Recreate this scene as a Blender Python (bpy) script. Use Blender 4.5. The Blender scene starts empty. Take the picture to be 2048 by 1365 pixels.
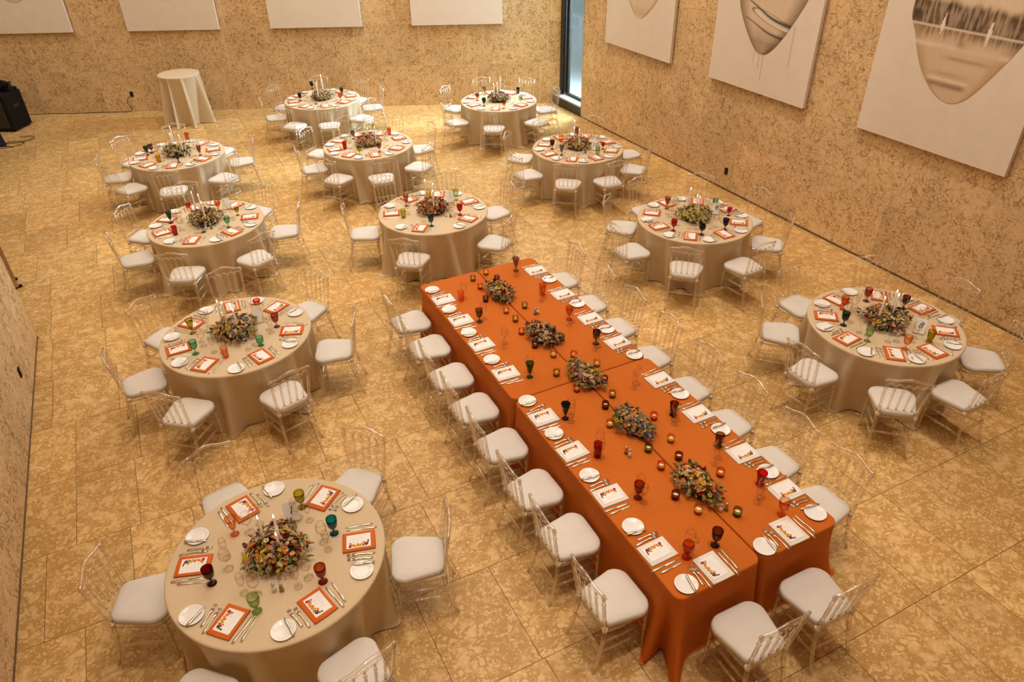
import bpy, math, random
import numpy as np
from mathutils import Vector, Matrix
rnd = random.Random(7)
sc = bpy.context.scene
COL = sc.collection
PI = math.pi

# ------------------------------------------------------------------ camera, world, lights, exposure
cam_d = bpy.data.cameras.new('camera')
cam = bpy.data.objects.new('camera', cam_d)
COL.objects.link(cam)
sc.camera = cam
cam_d.sensor_width = 36.0
cam_d.lens = 1442.088 / 2048 * 36.0
cam_d.clip_end = 200
CR = Vector((0.8909588789, -0.4538277770, -0.0152522340))
CU = Vector((0.2660900198, 0.4945836364, 0.8273953879))
CF = Vector((0.3679515966, 0.7412336848, -0.5614127244))
m3 = Matrix((CR, CU, -CF)).transposed()
cam.matrix_world = Matrix.Translation((-2.317, -7.0996, 4.9504)) @ m3.to_4x4()

sc.view_settings.view_transform = 'Standard'
sc.view_settings.look = 'None'
sc.view_settings.exposure = -0.33
sc.view_settings.gamma = 1.0
sc.view_settings.use_curve_mapping = False
sc.render.engine = 'CYCLES'
sc.cycles.transparent_max_bounces = 48
sc.cycles.max_bounces = 7
sc.cycles.diffuse_bounces = 3
sc.cycles.caustics_reflective = False
sc.cycles.caustics_refractive = False
sc.cycles.sample_clamp_indirect = 4.0

world = bpy.data.worlds.new('world')
sc.world = world
world.use_nodes = True
world.node_tree.nodes['Background'].inputs[0].default_value = (0.62, 0.80, 0.92, 1)
world.node_tree.nodes['Background'].inputs[1].default_value = 1.3

WARM = (1.0, 0.86, 0.73)
SPOT_W = 730.0
def ceiling_spot(x, y, w, cone, aim=None, color=WARM, size=0.09):
    l = bpy.data.lights.new('ceiling_spot', 'SPOT')
    l.energy = w; l.color = color
    l.spot_size = math.radians(cone); l.spot_blend = 1.0
    l.shadow_soft_size = size
    o = bpy.data.objects.new('ceiling_spot', l)
    o.location = (x, y, 9.3)
    if aim: o.rotation_euler = (Vector(aim) - Vector((x, y, 9.3))).to_track_quat('-Z', 'Y').to_euler()
    COL.objects.link(o)
for x in (-2.3, 1.0, 4.2):                       # downlights over the tables
    for y in (-5.4, -2.6, 0.2, 3.0, 5.8, 8.6):
        w = SPOT_W * (1.22 if y > 2 else 1.0) * (1.05 if x < 3 else 1.0)
        ceiling_spot(x, y, w, 42, color=(1.0, 0.83, 0.67) if x < 0 else WARM)
for y in (4.7, 1.5, -1.5):                       # picture lights on the right wall
    ceiling_spot(3.9, y, 900, 40, (6.35, y, 3.2))
for x in (-4.2, -1.2, 1.6, 4.4):                 # and on the back wall
    ceiling_spot(x - 1.1, 11.09 - 0.4848 * x - 2.3, (900 if x > 0 else 760) if x > -4 else 1000, 40, (x, 11.09 - 0.4848 * x, 2.9))
for (x, y, e) in ((1.0, -3.5, 400), (1.0, 4.5, 380), (-6.5, 7.0, 250)):  # large unseen fill panels, added for ambient light
    l = bpy.data.lights.new('ambient_fill', 'AREA')
    l.shape = 'RECTANGLE'; l.size = 6.5; l.size_y = 6.0
    if x < -5: l.size = 3.0
    l.energy = e
    l.color = (1.0, 0.85, 0.70)
    o = bpy.data.objects.new('ambient_fill', l)
    o.location = (x, y, 9.35)
    COL.objects.link(o)
# daylight through the corner window
l = bpy.data.lights.new('window_daylight', 'AREA')
l.shape = 'RECTANGLE'; l.size = 1.1; l.size_y = 8.0
l.energy = 1900; l.color = (0.62, 0.82, 1.0)
o = bpy.data.objects.new('window_daylight', l)
o.location = (7.3, 7.2, 4.6)
o.rotation_euler = Vector((-1, 0.05, -0.25)).to_track_quat('-Z', 'Y').to_euler()
COL.objects.link(o)

# ------------------------------------------------------------------ materials
def new_mat(name):
    m = bpy.data.materials.new(name); m.use_nodes = True
    nt = m.node_tree; nt.nodes.clear()
    return m, nt, nt.nodes.new('ShaderNodeOutputMaterial')
def N(nt, t, **kw):
    n = nt.nodes.new(t)
    for k, v in kw.items(): setattr(n, k, v)
    return n
def rgb(c): return (c[0], c[1], c[2], 1.0)
def ramp(nt, stops, src):
    r = N(nt, 'ShaderNodeValToRGB')
    e = r.color_ramp.elements
    while len(e) > 1: e.remove(e[-1])
    e[0].position = stops[0][0]; e[0].color = rgb(stops[0][1])
    for p, c in stops[1:]:
        q = e.new(p); q.color = rgb(c)
    nt.links.new(src, r.inputs[0]); return r
def pbr(name, c, rough=0.6, metal=0.0, noise=0.0, nscale=30, bump=0.0, bscale=200, coat=0.0, sheen=0.0, emit=None, spec=0.5):
    m, nt, out = new_mat(name)
    b = N(nt, 'ShaderNodeBsdfPrincipled')
    b.inputs['Base Color'].default_value = rgb(c)
    b.inputs['Roughness'].default_value = rough
    b.inputs['Metallic'].default_value = metal
    if coat: b.inputs['Coat Weight'].default_value = coat
    b.inputs['Specular IOR Level'].default_value = spec
    if sheen: b.inputs['Sheen Weight'].default_value = sheen
    if emit: b.inputs['Emission Color'].default_value = rgb(emit[:3]); b.inputs['Emission Strength'].default_value = emit[3]
    g = N(nt, 'ShaderNodeNewGeometry')
    if noise:
        n = N(nt, 'ShaderNodeTexNoise'); n.inputs['Scale'].default_value = nscale; n.inputs['Detail'].default_value = 3
        nt.links.new(g.outputs['Position'], n.inputs['Vector'])
        r = ramp(nt, [(0.3, [max(0, x * (1 - noise)) for x in c]), (0.7, [min(1, x * (1 + noise)) for x in c])], n.outputs['Fac'])
        nt.links.new(r.outputs[0], b.inputs['Base Color'])
    if bump:
        n = N(nt, 'ShaderNodeTexNoise'); n.inputs['Scale'].default_value = bscale; n.inputs['Detail'].default_value = 2
        nt.links.new(g.outputs['Position'], n.inputs['Vector'])
        bp = N(nt, 'ShaderNodeBump'); bp.inputs['Strength'].default_value = bump; bp.inputs['Distance'].default_value = 0.002
        nt.links.new(n.outputs['Fac'], bp.inputs['Height']); nt.links.new(bp.outputs[0], b.inputs['Normal'])
    nt.links.new(b.outputs[0], out.inputs[0])
    return m
def clear(name, face, edge, rough=0.04, gloss=0.05, gain=0.5, power=2.5, gpow=3.0, body=None):
    """thin clear or tinted plastic and glass: see-through, darker towards its rims, with a sharp sheen"""
    m, nt, out = new_mat(name)
    lw = N(nt, 'ShaderNodeLayerWeight'); lw.inputs[0].default_value = 0.5
    pw = N(nt, 'ShaderNodeMath', operation='POWER'); pw.inputs[1].default_value = power; nt.links.new(lw.outputs['Facing'], pw.inputs[0])
    p2 = N(nt, 'ShaderNodeMath', operation='POWER'); p2.inputs[1].default_value = gpow; nt.links.new(lw.outputs['Facing'], p2.inputs[0])
    gm = N(nt, 'ShaderNodeNewGeometry'); bf = N(nt, 'ShaderNodeMath', operation='SUBTRACT'); bf.inputs[0].default_value = 1.0
    nt.links.new(gm.outputs['Backfacing'], bf.inputs[1])
    mc = N(nt, 'ShaderNodeMix', data_type='RGBA')
    mc.inputs['A'].default_value = rgb(face); mc.inputs['B'].default_value = rgb(edge)  # darker edge colour imitates the outline that refraction gives
    nt.links.new(pw.outputs[0], mc.inputs['Factor'])
    t = N(nt, 'ShaderNodeBsdfTransparent'); nt.links.new(mc.outputs['Result'], t.inputs[0])
    gl = N(nt, 'ShaderNodeBsdfGlossy'); gl.inputs['Roughness'].default_value = rough
    gl.inputs['Color'].default_value = (1, .95, .88, 1)
    mu = N(nt, 'ShaderNodeMath', operation='MULTIPLY_ADD'); mu.inputs[1].default_value = gain; mu.inputs[2].default_value = gloss
    nt.links.new(p2.outputs[0], mu.inputs[0])
    m2 = N(nt, 'ShaderNodeMath', operation='MULTIPLY'); nt.links.new(mu.outputs[0], m2.inputs[0]); nt.links.new(bf.outputs[0], m2.inputs[1])
    mx = N(nt, 'ShaderNodeMixShader')
    nt.links.new(m2.outputs[0], mx.inputs[0]); nt.links.new(t.outputs[0], mx.inputs[1]); nt.links.new(gl.outputs[0], mx.inputs[2])
    last = mx.outputs[0]
    if body:                       # tan diffuse tint painting in the light that clear plastic catches
        df = N(nt, 'ShaderNodeBsdfDiffuse'); df.inputs[0].default_value = rgb(body[:3])
        m3_ = N(nt, 'ShaderNodeMixShader'); m3_.inputs[0].default_value = body[3]
        nt.links.new(last, m3_.inputs[1]); nt.links.new(df.outputs[0], m3_.inputs[2]); last = m3_.outputs[0]
    nt.links.new(last, out.inputs[0])
    return m
def stone(name, light, mid, dark, scale, wline, blotch, rough=0.55, gloss=0.35, rot=(0, 0, 0), patch=0.45, spread=0.22, cover=0.0, worms=0.85):
    """Tyndall limestone: pale ground with branching darker burrows"""
    m, nt, out = new_mat(name)
    L = nt.links.new
    g = N(nt, 'ShaderNodeNewGeometry'); oi = N(nt, 'ShaderNodeObjectInfo')
    off = N(nt, 'ShaderNodeVectorMath', operation='MULTIPLY_ADD')
    cmb = N(nt, 'ShaderNodeCombineXYZ')
    for i in range(3): L(oi.outputs['Random'], cmb.inputs[i])
    L(cmb.outputs[0], off.inputs[0]); off.inputs[1].default_value = (37, 91, 53); L(g.outputs['Position'], off.inputs[2])
    vec = off.outputs[0]
    def noise(s, d, dist=0.0, o=0.0):
        ad = N(nt, 'ShaderNodeVectorMath', operation='ADD'); ad.inputs[1].default_value = (o, o * 1.7, -o)
        L(vec, ad.inputs[0])
        n = N(nt, 'ShaderNodeTexNoise'); n.inputs['Scale'].default_value = s; n.inputs['Detail'].default_value = d
        n.inputs['Distortion'].default_value = dist; L(ad.outputs[0], n.inputs['Vector']); return n.outputs['Fac']
    def math_(op, a, b=None, clampv=False):
        n = N(nt, 'ShaderNodeMath', operation=op); n.use_clamp = clampv
        for i, v in enumerate((a, b)):
            if v is None: continue
            if isinstance(v, (int, float)): n.inputs[i].default_value = v
            else: L(v, n.inputs[i])
        return n.outputs[0]
    def worm(s, w, o):
        n = noise(s, 1.2, 0.3, o)
        a = math_('ABSOLUTE', math_('SUBTRACT', n, 0.5))
        r = N(nt, 'ShaderNodeMapRange'); r.interpolation_type = 'SMOOTHSTEP'
        r.inputs['From Min'].default_value = w * 0.35; r.inputs['From Max'].default_value = w
        r.inputs['To Min'].default_value = 1; r.inputs['To Max'].default_value = 0
        L(a, r.inputs['Value']); return r.outputs[0]
    w1 = worm(scale, wline, 0.0); w2 = worm(scale * 1.6, wline * 1.15, 11.0)
    mask1 = N(nt, 'ShaderNodeMapRange'); mask1.inputs['From Min'].default_value = 0.36 - cover; mask1.inputs['From Max'].default_value = 0.54 - cover
    L(noise(scale * 0.45, 2, 0, 5.0), mask1.inputs['Value'])
    mask2 = N(nt, 'ShaderNodeMapRange'); mask2.inputs['From Min'].default_value = 0.40 - cover; mask2.inputs['From Max'].default_value = 0.56 - cover
    L(noise(scale * 0.5, 2, 0, 17.0), mask2.inputs['Value'])
    wm = math_('MAXIMUM', math_('MULTIPLY', w1, mask1.outputs[0]), math_('MULTIPLY', w2, mask2.outputs[0]))
    bl = N(nt, 'ShaderNodeMapRange'); bl.inputs['From Min'].default_value = 0.45; bl.inputs['From Max'].default_value = 0.62
    L(noise(scale * 1.1, 3, 0.8, 23.0), bl.inputs['Value'])
    bl2 = math_('MULTIPLY', bl.outputs[0], blotch)
    c1 = N(nt, 'ShaderNodeMix', data_type='RGBA'); c1.inputs['A'].default_value = rgb(light); c1.inputs['B'].default_value = rgb(mid)
    L(bl2, c1.inputs['Factor'])
    c2 = N(nt, 'ShaderNodeMix', data_type='RGBA'); c2.inputs['B'].default_value = rgb(dark)
    L(c1.outputs['Result'], c2.inputs['A']); L(math_('MULTIPLY', wm, worms), c2.inputs['Factor'])
    # broad patches and a slight difference from stone to stone
    pr = N(nt, 'ShaderNodeMapRange'); pr.inputs['From Min'].default_value = 0.3; pr.inputs['From Max'].default_value = 0.7
    pr.inputs['To Min'].default_value = 1.0 - spread * patch; pr.inputs['To Max'].default_value = 1.0 + spread * patch
    L(noise(0.9, 3, 0, 31.0), pr.inputs['Value'])
    rr = N(nt, 'ShaderNodeMapRange'); rr.inputs['To Min'].default_value = 1.0 - spread * 0.4; rr.inputs['To Max'].default_value = 1.0 + spread * 0.35
    L(oi.outputs['Random'], rr.inputs['Value'])
    fine = N(nt, 'ShaderNodeMapRange'); fine.inputs['To Min'].default_value = 0.88; fine.inputs['To Max'].default_value = 1.12
    L(noise(scale * 6, 3, 0, 3.0), fine.inputs['Value'])
    k = math_('MULTIPLY', math_('MULTIPLY', pr.outputs[0], rr.outputs[0]), fine.outputs[0])
    vm = N(nt, 'ShaderNodeVectorMath', operation='SCALE'); L(c2.outputs['Result'], vm.inputs[0]); L(k, vm.inputs['Scale'])
    b = N(nt, 'ShaderNodeBsdfPrincipled'); L(vm.outputs[0], b.inputs['Base Color'])
    b.inputs['Roughness'].default_value = rough
    b.inputs['Specular IOR Level'].default_value = gloss
    bp = N(nt, 'ShaderNodeBump'); bp.inputs['Strength'].default_value = 0.25; bp.inputs['Distance'].default_value = 0.004; bp.invert = True
    L(wm, bp.inputs['Height']); L(bp.outputs[0], b.inputs['Normal'])
    L(b.outputs[0], out.inputs[0])
    return m

M = {}
M['floor_stone'] = stone('floor_limestone', (0.71, 0.485, 0.215), (0.60, 0.37, 0.135), (0.46, 0.26, 0.08), 17, 0.115, 0.55, worms=0.95, rough=0.42, gloss=0.3)
M['wall_stone'] = stone('wall_limestone', (0.71, 0.50, 0.275), (0.59, 0.385, 0.18), (0.33, 0.19, 0.07), 11.0, 0.036, 0.5, rough=0.8, gloss=0.15, patch=0.9, cover=-0.005, spread=0.13)
M['joint_dark'] = pbr('dark_joint', (0.16, 0.09, 0.04), 0.9, noise=0.2)
M['joint_light'] = pbr('pale_mortar', (0.95, 0.78, 0.55), 0.9, noise=0.15)
M['plaster'] = pbr('plaster', (0.62, 0.48, 0.32), 0.9, noise=0.05, nscale=4)
M['acrylic'] = clear('clear_acrylic', (0.985, 0.975, 0.955), (0.50, 0.38, 0.25), rough=0.13, gloss=0.11, body=(0.9, 0.74, 0.52, 0.085), gain=1.0, power=2.6, gpow=1.7)
M['cushion'] = pbr('ivory_vinyl', (0.67, 0.63, 0.58), 0.6, spec=0.25, noise=0.03, nscale=6)
M['cap'] = pbr('white_plastic_cap', (0.80, 0.70, 0.56), 0.4, noise=0.03)
M['linen'] = pbr('cream_linen', (0.63, 0.495, 0.325), 0.85, noise=0.04, nscale=60, bump=0.35, bscale=500, spec=0.15)
M['orange_linen'] = pbr('orange_linen', (0.545, 0.138, 0.018), 0.85, noise=0.08, nscale=90, bump=0.4, bscale=420, spec=0.15)
M['orange_napkin'] = pbr('burnt_orange_cotton', (0.62, 0.138, 0.026), 0.85, noise=0.06, nscale=90, bump=0.3, bscale=500, spec=0.15)
M['white_napkin'] = pbr('white_cotton', (0.78, 0.74, 0.68), 0.85, noise=0.03, nscale=60, bump=0.3, bscale=400)
M['card'] = pbr('white_card', (0.84, 0.83, 0.81), 0.7, noise=0.01)
M['china'] = pbr('white_china', (0.84, 0.84, 0.82), 0.12, coat=0.3, noise=0.01)
M['steel'] = pbr('polished_steel', (0.86, 0.78, 0.64), 0.34, metal=1.0, noise=0.04, nscale=60)
M['wax'] = pbr('ivory_wax', (0.88, 0.82, 0.70), 0.5, noise=0.02)
M['votive_wax'] = pbr('cream_wax', (0.86, 0.74, 0.46), 0.5, noise=0.03)
M['flame'] = pbr('flame', (1, 0.7, 0.35), 0.5, emit=(1.0, 0.72, 0.38, 18.0))
M['votive_flame'] = pbr('small_flame', (1, 0.7, 0.35), 0.5, emit=(1.0, 0.65, 0.28, 2.5))
M['black'] = pbr('black_plastic', (0.006, 0.005, 0.0045), 0.6, spec=0.15, noise=0.3, nscale=50)
M['black_metal'] = pbr('dark_bronze_metal', (0.035, 0.035, 0.032), 0.4, metal=0.4, noise=0.2, nscale=10)
M['sill_stone'] = pbr('grey_sill', (0.30, 0.30, 0.28), 0.3, noise=0.15, nscale=20)
M['canvas'] = pbr('primed_canvas', (0.74, 0.645, 0.545), 0.8, noise=0.025, nscale=5, bump=0.2, bscale=600)
M['steelgrey'] = pbr('chrome_top', (0.7, 0.66, 0.6), 0.25, metal=1.0, noise=0.03)
M['salt'] = pbr('white_salt', (0.85, 0.82, 0.76), 0.7, noise=0.05, nscale=300)
M['pepper'] = pbr('ground_pepper', (0.30, 0.19, 0.10), 0.8, noise=0.3, nscale=300)
M['ink'] = pbr('black_ink', (0.02, 0.018, 0.015), 0.7, noise=0.1)
M['ink_pale'] = pbr('pale_grey_ink', (0.60, 0.58, 0.56), 0.7, noise=0.05)
M['wood'] = pbr('tan_board', (0.45, 0.28, 0.14), 0.6, noise=0.15, nscale=12)
M['white_paint'] = pbr('white_paint', (0.75, 0.80, 0.83), 0.6, noise=0.03)
M['terrace'] = pbr('pale_terrace', (0.62, 0.68, 0.70), 0.8, noise=0.06)
M['facade'] = pbr('grey_facade', (0.55, 0.62, 0.62), 0.8, noise=0.08, nscale=2)
M['clear_glass'] = clear('clear_glass', (0.99, 0.985, 0.97), (0.78, 0.71, 0.60), rough=0.06, gloss=0.02, gain=0.8, power=2.6)
M['pane'] = clear('window_glass', (0.93, 0.96, 0.95), (0.8, 0.85, 0.85), rough=0.01, gloss=0.02, gain=0.6)
TINT = dict(dark_red=(0.30, 0.015, 0.02), red=(0.72, 0.02, 0.03), peach=(0.98, 0.66, 0.45), olive=(0.66, 0.62, 0.12), teal=(0.03, 0.40, 0.47),
            rust=(0.62, 0.20, 0.07), pale_green=(0.70, 0.84, 0.58), sea_green=(0.42, 0.74, 0.58), rose=(0.66, 0.32, 0.24), coral=(0.90, 0.22, 0.12),
            green=(0.14, 0.30, 0.12), smoke=(0.45, 0.45, 0.38), orange=(0.90, 0.45, 0.10), navy=(0.04, 0.055, 0.20), yellow=(0.86, 0.68, 0.18),
            dark_purple=(0.13, 0.02, 0.05), yellow_green=(0.72, 0.72, 0.20), dark_teal=(0.05, 0.20, 0.16), amber_green=(0.45, 0.35, 0.06),
            sea_green_deep=(0.16, 0.42, 0.24), amber=(0.88, 0.42, 0.06), brown=(0.34, 0.16, 0.05), plum=(0.52, 0.22, 0.26))
def tint_mat(k):
    n = 'glass_' + k
    if n not in M:
        c = TINT[k]
        M[n] = clear(k + '_glass', [x ** 0.62 for x in c], [x ** 1.5 * 0.7 for x in c], rough=0.04, gloss=0.03, gain=0.45, power=1.6)
    return M[n]
VT = dict(olive=(0.80, 0.66, 0.22), pale=(0.98, 0.78, 0.42), amber=(0.98, 0.55, 0.25), brown=(0.50, 0.22, 0.10), green=(0.55, 0.55, 0.25))
for k, c in VT.items():
    M['votive_' + k] = clear(k + '_votive_glass', [x ** 0.85 for x in c], [x * 0.5 for x in c], rough=0.1, gloss=0.03, gain=0.4)
PET = dict(yellow=(0.86, 0.62, 0.07), pale_yellow=(0.85, 0.70, 0.26), orange=(0.78, 0.25, 0.04), red=(0.48, 0.025, 0.03), burgundy=(0.17, 0.018, 0.025),
           pink=(0.56, 0.26, 0.19), cream=(0.74, 0.60, 0.38), peach=(0.66, 0.34, 0.15), lilac=(0.34, 0.22, 0.24), blue=(0.10, 0.15, 0.40),
           leaf=(0.12, 0.125, 0.03), dark_leaf=(0.045, 0.05, 0.014), sage=(0.20, 0.205, 0.075), straw=(0.60, 0.45, 0.19), brown=(0.13, 0.06, 0.02), mustard=(0.72, 0.45, 0.03))
for k, c in PET.items(): M['p_' + k] = pbr(k + '_petal', [x * 0.86 for x in c], 0.7, noise=0.2, nscale=90, spec=0.12)

# measured positions (metres)
CENTRES = {1: [-2.319, -3.211], 2: [-2.085, -0.04], 3: [-1.976, 3.093], 4: [-2.031, 6.235], 5: [1.036, 8.339], 6: [0.998, 5.104], 7: [0.942, 1.9], 8: [4.171, 6.377], 9: [4.097, 3.157], 10: [3.997, -0.076], 11: [4.066, -3.131]}
ANGLES = {1: [162.6, 104.6, 41.6, -16.4, 284.6, 225.6], 2: [133.6, 182.6, 229.6, 284.6, -23.4, 33.6, 85.6], 3: [144.6, 188.6, 244.6, 296.6, -13.4, 40.6, 95.6], 4: [132.6, 173.6, 212.6, 256.6, 306.6, -6.4, 40.6, 85.6], 5: [131.6, 173.6, 219.6, 260.6, 303.6, -11.4, 31.6, 78.6], 6: [133.6, 178.6, 220.6, 263.6, 308.6, 3.6, 49.6, 90.6], 7: [105.6, 160.6, 230.6, 303.6, 4.6, 60.6], 8: [129.6, 185.6, 237.6, 293.6, -13.4, 35.6, 81.6], 9: [90.6, 137.6, 184.6, 229.6, 269.6, 312.6, -3.4, 45.6], 10: [92.6, 133.6, 178.6, 226.6, 271.6, 317.6, 1.6, 47.6], 11: [97.6, 138.6, 182.6, 228.6, 268.6, 315.6, 0.6, 45.6]}
TABLE_GLASSES = {1: [(-2.781, -3.251, 'goblet', 'dark_red'), (-2.563, -2.869, 'flared', 'peach'), (-2.052, -2.836, 'goblet', 'olive'), (-1.9, -3.21, 'goblet', 'teal'), (-2.087, -3.599, 'goblet', 'rust'), (-2.543, -3.63, 'goblet', 'pale_green')], 2: [(-2.5, 0.191, 'flared', 'olive'), (-2.519, -0.231, 'goblet', 'sea_green'), (-2.254, -0.443, 'tumbler', 'peach'), (-1.896, -0.395, 'stubby', 'sea_green'), (-1.674, -0.108, 'goblet', 'rose'), (-1.771, 0.487, 'bowl', 'coral')], 3: [(-2.412, 3.296, 'flared', 'green'), (-2.397, 2.861, 'tumbler', 'red'), (-2.125, 3.765, 'bowl', 'coral'), (-1.757, 3.409, 'goblet', 'orange'), (-1.725, 2.759, 'goblet', 'sea_green'), (-1.545, 3.111, 'small_goblet', 'olive'), (-2.051, 2.765, 'goblet', 'smoke')], 4: [(-2.406, 6.513, 'goblet', 'dark_red'), (-2.482, 6.448, 'goblet', 'green'), (-2.05, 5.796, 'flared', 'navy'), (-2.336, 5.974, 'tumbler', 'yellow'), (-1.684, 5.986, 'flared', 'rose'), (-1.776, 6.984, 'tumbler', 'orange')], 5: [(1.042, 9.198, 'goblet', 'dark_purple'), (0.6, 8.417, 'goblet', 'dark_purple'), (0.826, 8.015, 'goblet', 'olive'), (1.337, 8.007, 'goblet', 'orange'), (1.477, 8.391, 'goblet', 'green')], 6: [(0.86, 5.512, 'goblet', 'smoke'), (0.578, 5.067, 'tumbler', 'red'), (0.715, 4.668, 'goblet', 'yellow_green'), (1.055, 4.638, 'goblet', 'rose'), (1.273, 5.682, 'goblet', 'pale_green'), (1.501, 5.42, 'tumbler', 'orange')], 7: [(0.671, 2.25, 'flared', 'rose'), (0.495, 1.892, 'tumbler', 'yellow_green'), (0.735, 1.449, 'goblet', 'teal'), (1.223, 1.591, 'goblet', 'red'), (1.383, 2.102, 'goblet', 'pale_green'), (1.041, 2.312, 'tumbler', 'yellow')], 8: [(3.791, 6.59, 'goblet', 'rose'), (3.745, 6.17, 'goblet', 'dark_teal'), (4.02, 5.828, 'goblet', 'orange'), (4.45, 5.95, 'goblet', 'pale_green'), (4.737, 6.618, 'tumbler', 'dark_purple'), (4.111, 6.932, 'goblet', 'olive')], 9: [(3.678, 3.305, 'goblet', 'dark_red'), (3.672, 2.979, 'flared', 'smoke'), (4.191, 2.686, 'tall_tumbler', 'pale_green'), (4.426, 2.882, 'small_goblet', 'red'), (3.999, 3.557, 'tumbler', 'peach'), (4.446, 3.774, 'tumbler', 'rose')], 10: [(3.867, 0.37, 'flared', 'rose'), (3.508, -0.244, 'goblet', 'red'), (3.757, -0.516, 'round', 'dark_purple'), (4.12, -0.549, 'goblet', 'navy'), (4.466, -0.222, 'small_goblet', 'red'), (4.428, 0.028, 'goblet', 'sea_green')], 11: [(3.901, -2.723, 'goblet', 'orange'), (3.658, -2.951, 'goblet', 'dark_teal'), (3.635, -3.279, 'goblet', 'pale_green'), (3.849, -3.558, 'goblet', 'peach'), (4.166, -3.587, 'footed', 'olive'), (4.486, -3.022, 'goblet', 'dark_red'), (4.265, -2.718, 'goblet', 'rose')]}
LONG_GLASSES = [(0.299, -0.555, 'tumbler', 'peach'), (0.294, -1.059, 'goblet', 'amber_green'), (0.305, -2.19, 'flared', 'sea_green_deep'), (0.294, -2.881, 'flared', 'navy'), (0.282, -3.429, 'tall_tumbler', 'red'), (0.31, -3.971, 'goblet', 'rust'), (0.285, -4.604, 'round', 'amber'), (0.534, -4.616, 'goblet', 'brown'), (1.169, -4.623, 'goblet', 'peach'), (1.168, -0.223, 'flared', 'plum'), (1.173, -0.877, 'footed', 'amber'), (1.169, -1.481, 'goblet', 'orange'), (1.173, -2.01, 'goblet', 'dark_purple'), (1.171, -3.29, 'footed', 'dark_red'), (1.251, -3.805, 'footed', 'brown'), (1.248, -4.305, 'footed', 'red')]
VOTIVES = [(0.609, -0.199, 'olive'), (0.807, -0.139, 'pale'), (0.602, -0.418, 'amber'), (0.537, -0.704, 'brown'), (0.858, -1.037, 'olive'), (0.63, -1.034, 'pale'), (0.641, -1.235, 'olive'), (0.584, -1.485, 'amber'), (0.891, -1.789, 'green'), (0.589, -1.772, 'brown'), (0.673, -2.004, 'pale'), (0.847, -2.107, 'amber'), (0.544, -2.29, 'olive'), (0.971, -2.342, 'pale'), (0.856, -0.34, 'brown'), (0.894, -2.595, 'brown'), (0.591, -2.591, 'amber'), (0.835, -2.82, 'olive'), (0.689, -2.926, 'brown'), (0.584, -3.16, 'pale'), (0.983, -3.258, 'amber'), (0.934, -3.567, 'pale'), (0.695, -3.574, 'green'), (0.857, -3.773, 'brown'), (0.663, -3.794, 'amber'), (0.564, -4.11, 'brown'), (1.035, -4.081, 'amber'), (0.625, -4.311, 'pale'), (0.869, -4.468, 'green')]
SHAKERS_ROUND = {1: [(-2.406, -3.519), (-2.359, -3.543)], 2: [(-2.081, -0.235), (-2.041, -0.224)], 3: [(-2.005, 2.832), (-1.961, 2.825)], 7: [(1.035, 1.636), (1.056, 1.596)], 11: [(3.987, -3.363), (4.027, -3.374)], 10: [(3.906, -0.263), (3.941, -0.282)], 9: [(4.021, 2.865), (4.071, 2.866)], 4: [(-1.917, 6.049), (-1.868, 6.05)]}
SHAKERS_LONG = [(0.515, -3.511), (0.52, -3.555), (0.786, -4.379), (0.829, -4.391), (0.894, -1.215), (0.918, -1.215)]
CANDLES = {1: [(-2.379, -3.16, 1.14), (-2.277, -3.213, 1.15), (-2.294, -3.263, 1.03)], 2: [(-2.184, 0.052, 1.15), (-2.146, -0.041, 1.17), (-2.062, -0.131, 1.11)], 3: [(-2.057, 3.24, 1.17), (-1.987, 3.093, 1.17), (-1.977, 2.957, 1.11)], 4: [(-2.025, 6.423, 1.19), (-2.055, 6.229, 1.13), (-1.933, 6.069, 1.13)], 5: [(1.118, 8.538, 1.19), (1.084, 8.349, 1.13), (0.924, 8.169, 1.13)], 6: [(1.131, 5.252, 1.09), (1.018, 5.099, 1.05), (1.088, 4.899, 1.12)], 7: [(0.908, 2.046, 1.18), (0.963, 1.896, 1.17), (0.912, 1.778, 1.12)], 8: [(4.295, 6.546, 1.16), (4.151, 6.393, 1.11), (4.007, 6.255, 1.14)], 9: [(4.118, 3.32, 1.18), (4.036, 3.188, 1.11), (4.021, 3.003, 1.13)], 10: [(4.0, 0.074, 1.15), (4.007, -0.069, 1.1), (3.935, -0.196, 1.14)], 11: [(4.161, -3.099, 1.12), (4.097, -3.166, 1.13), (3.941, -3.131, 1.12)]}
NUMBERS = {1: (-2.159, -2.982, '1'), 11: (4.168, -3.375, '8'), 10: (4.223, -0.107, '9'), 9: (4.236, 2.941, '10'), 7: (1.202, 2.017, ''), 4: (-1.746, 6.324, ''), 3: (-1.707, 3.327, ''), 2: (-1.934, 0.012, '')}

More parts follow.
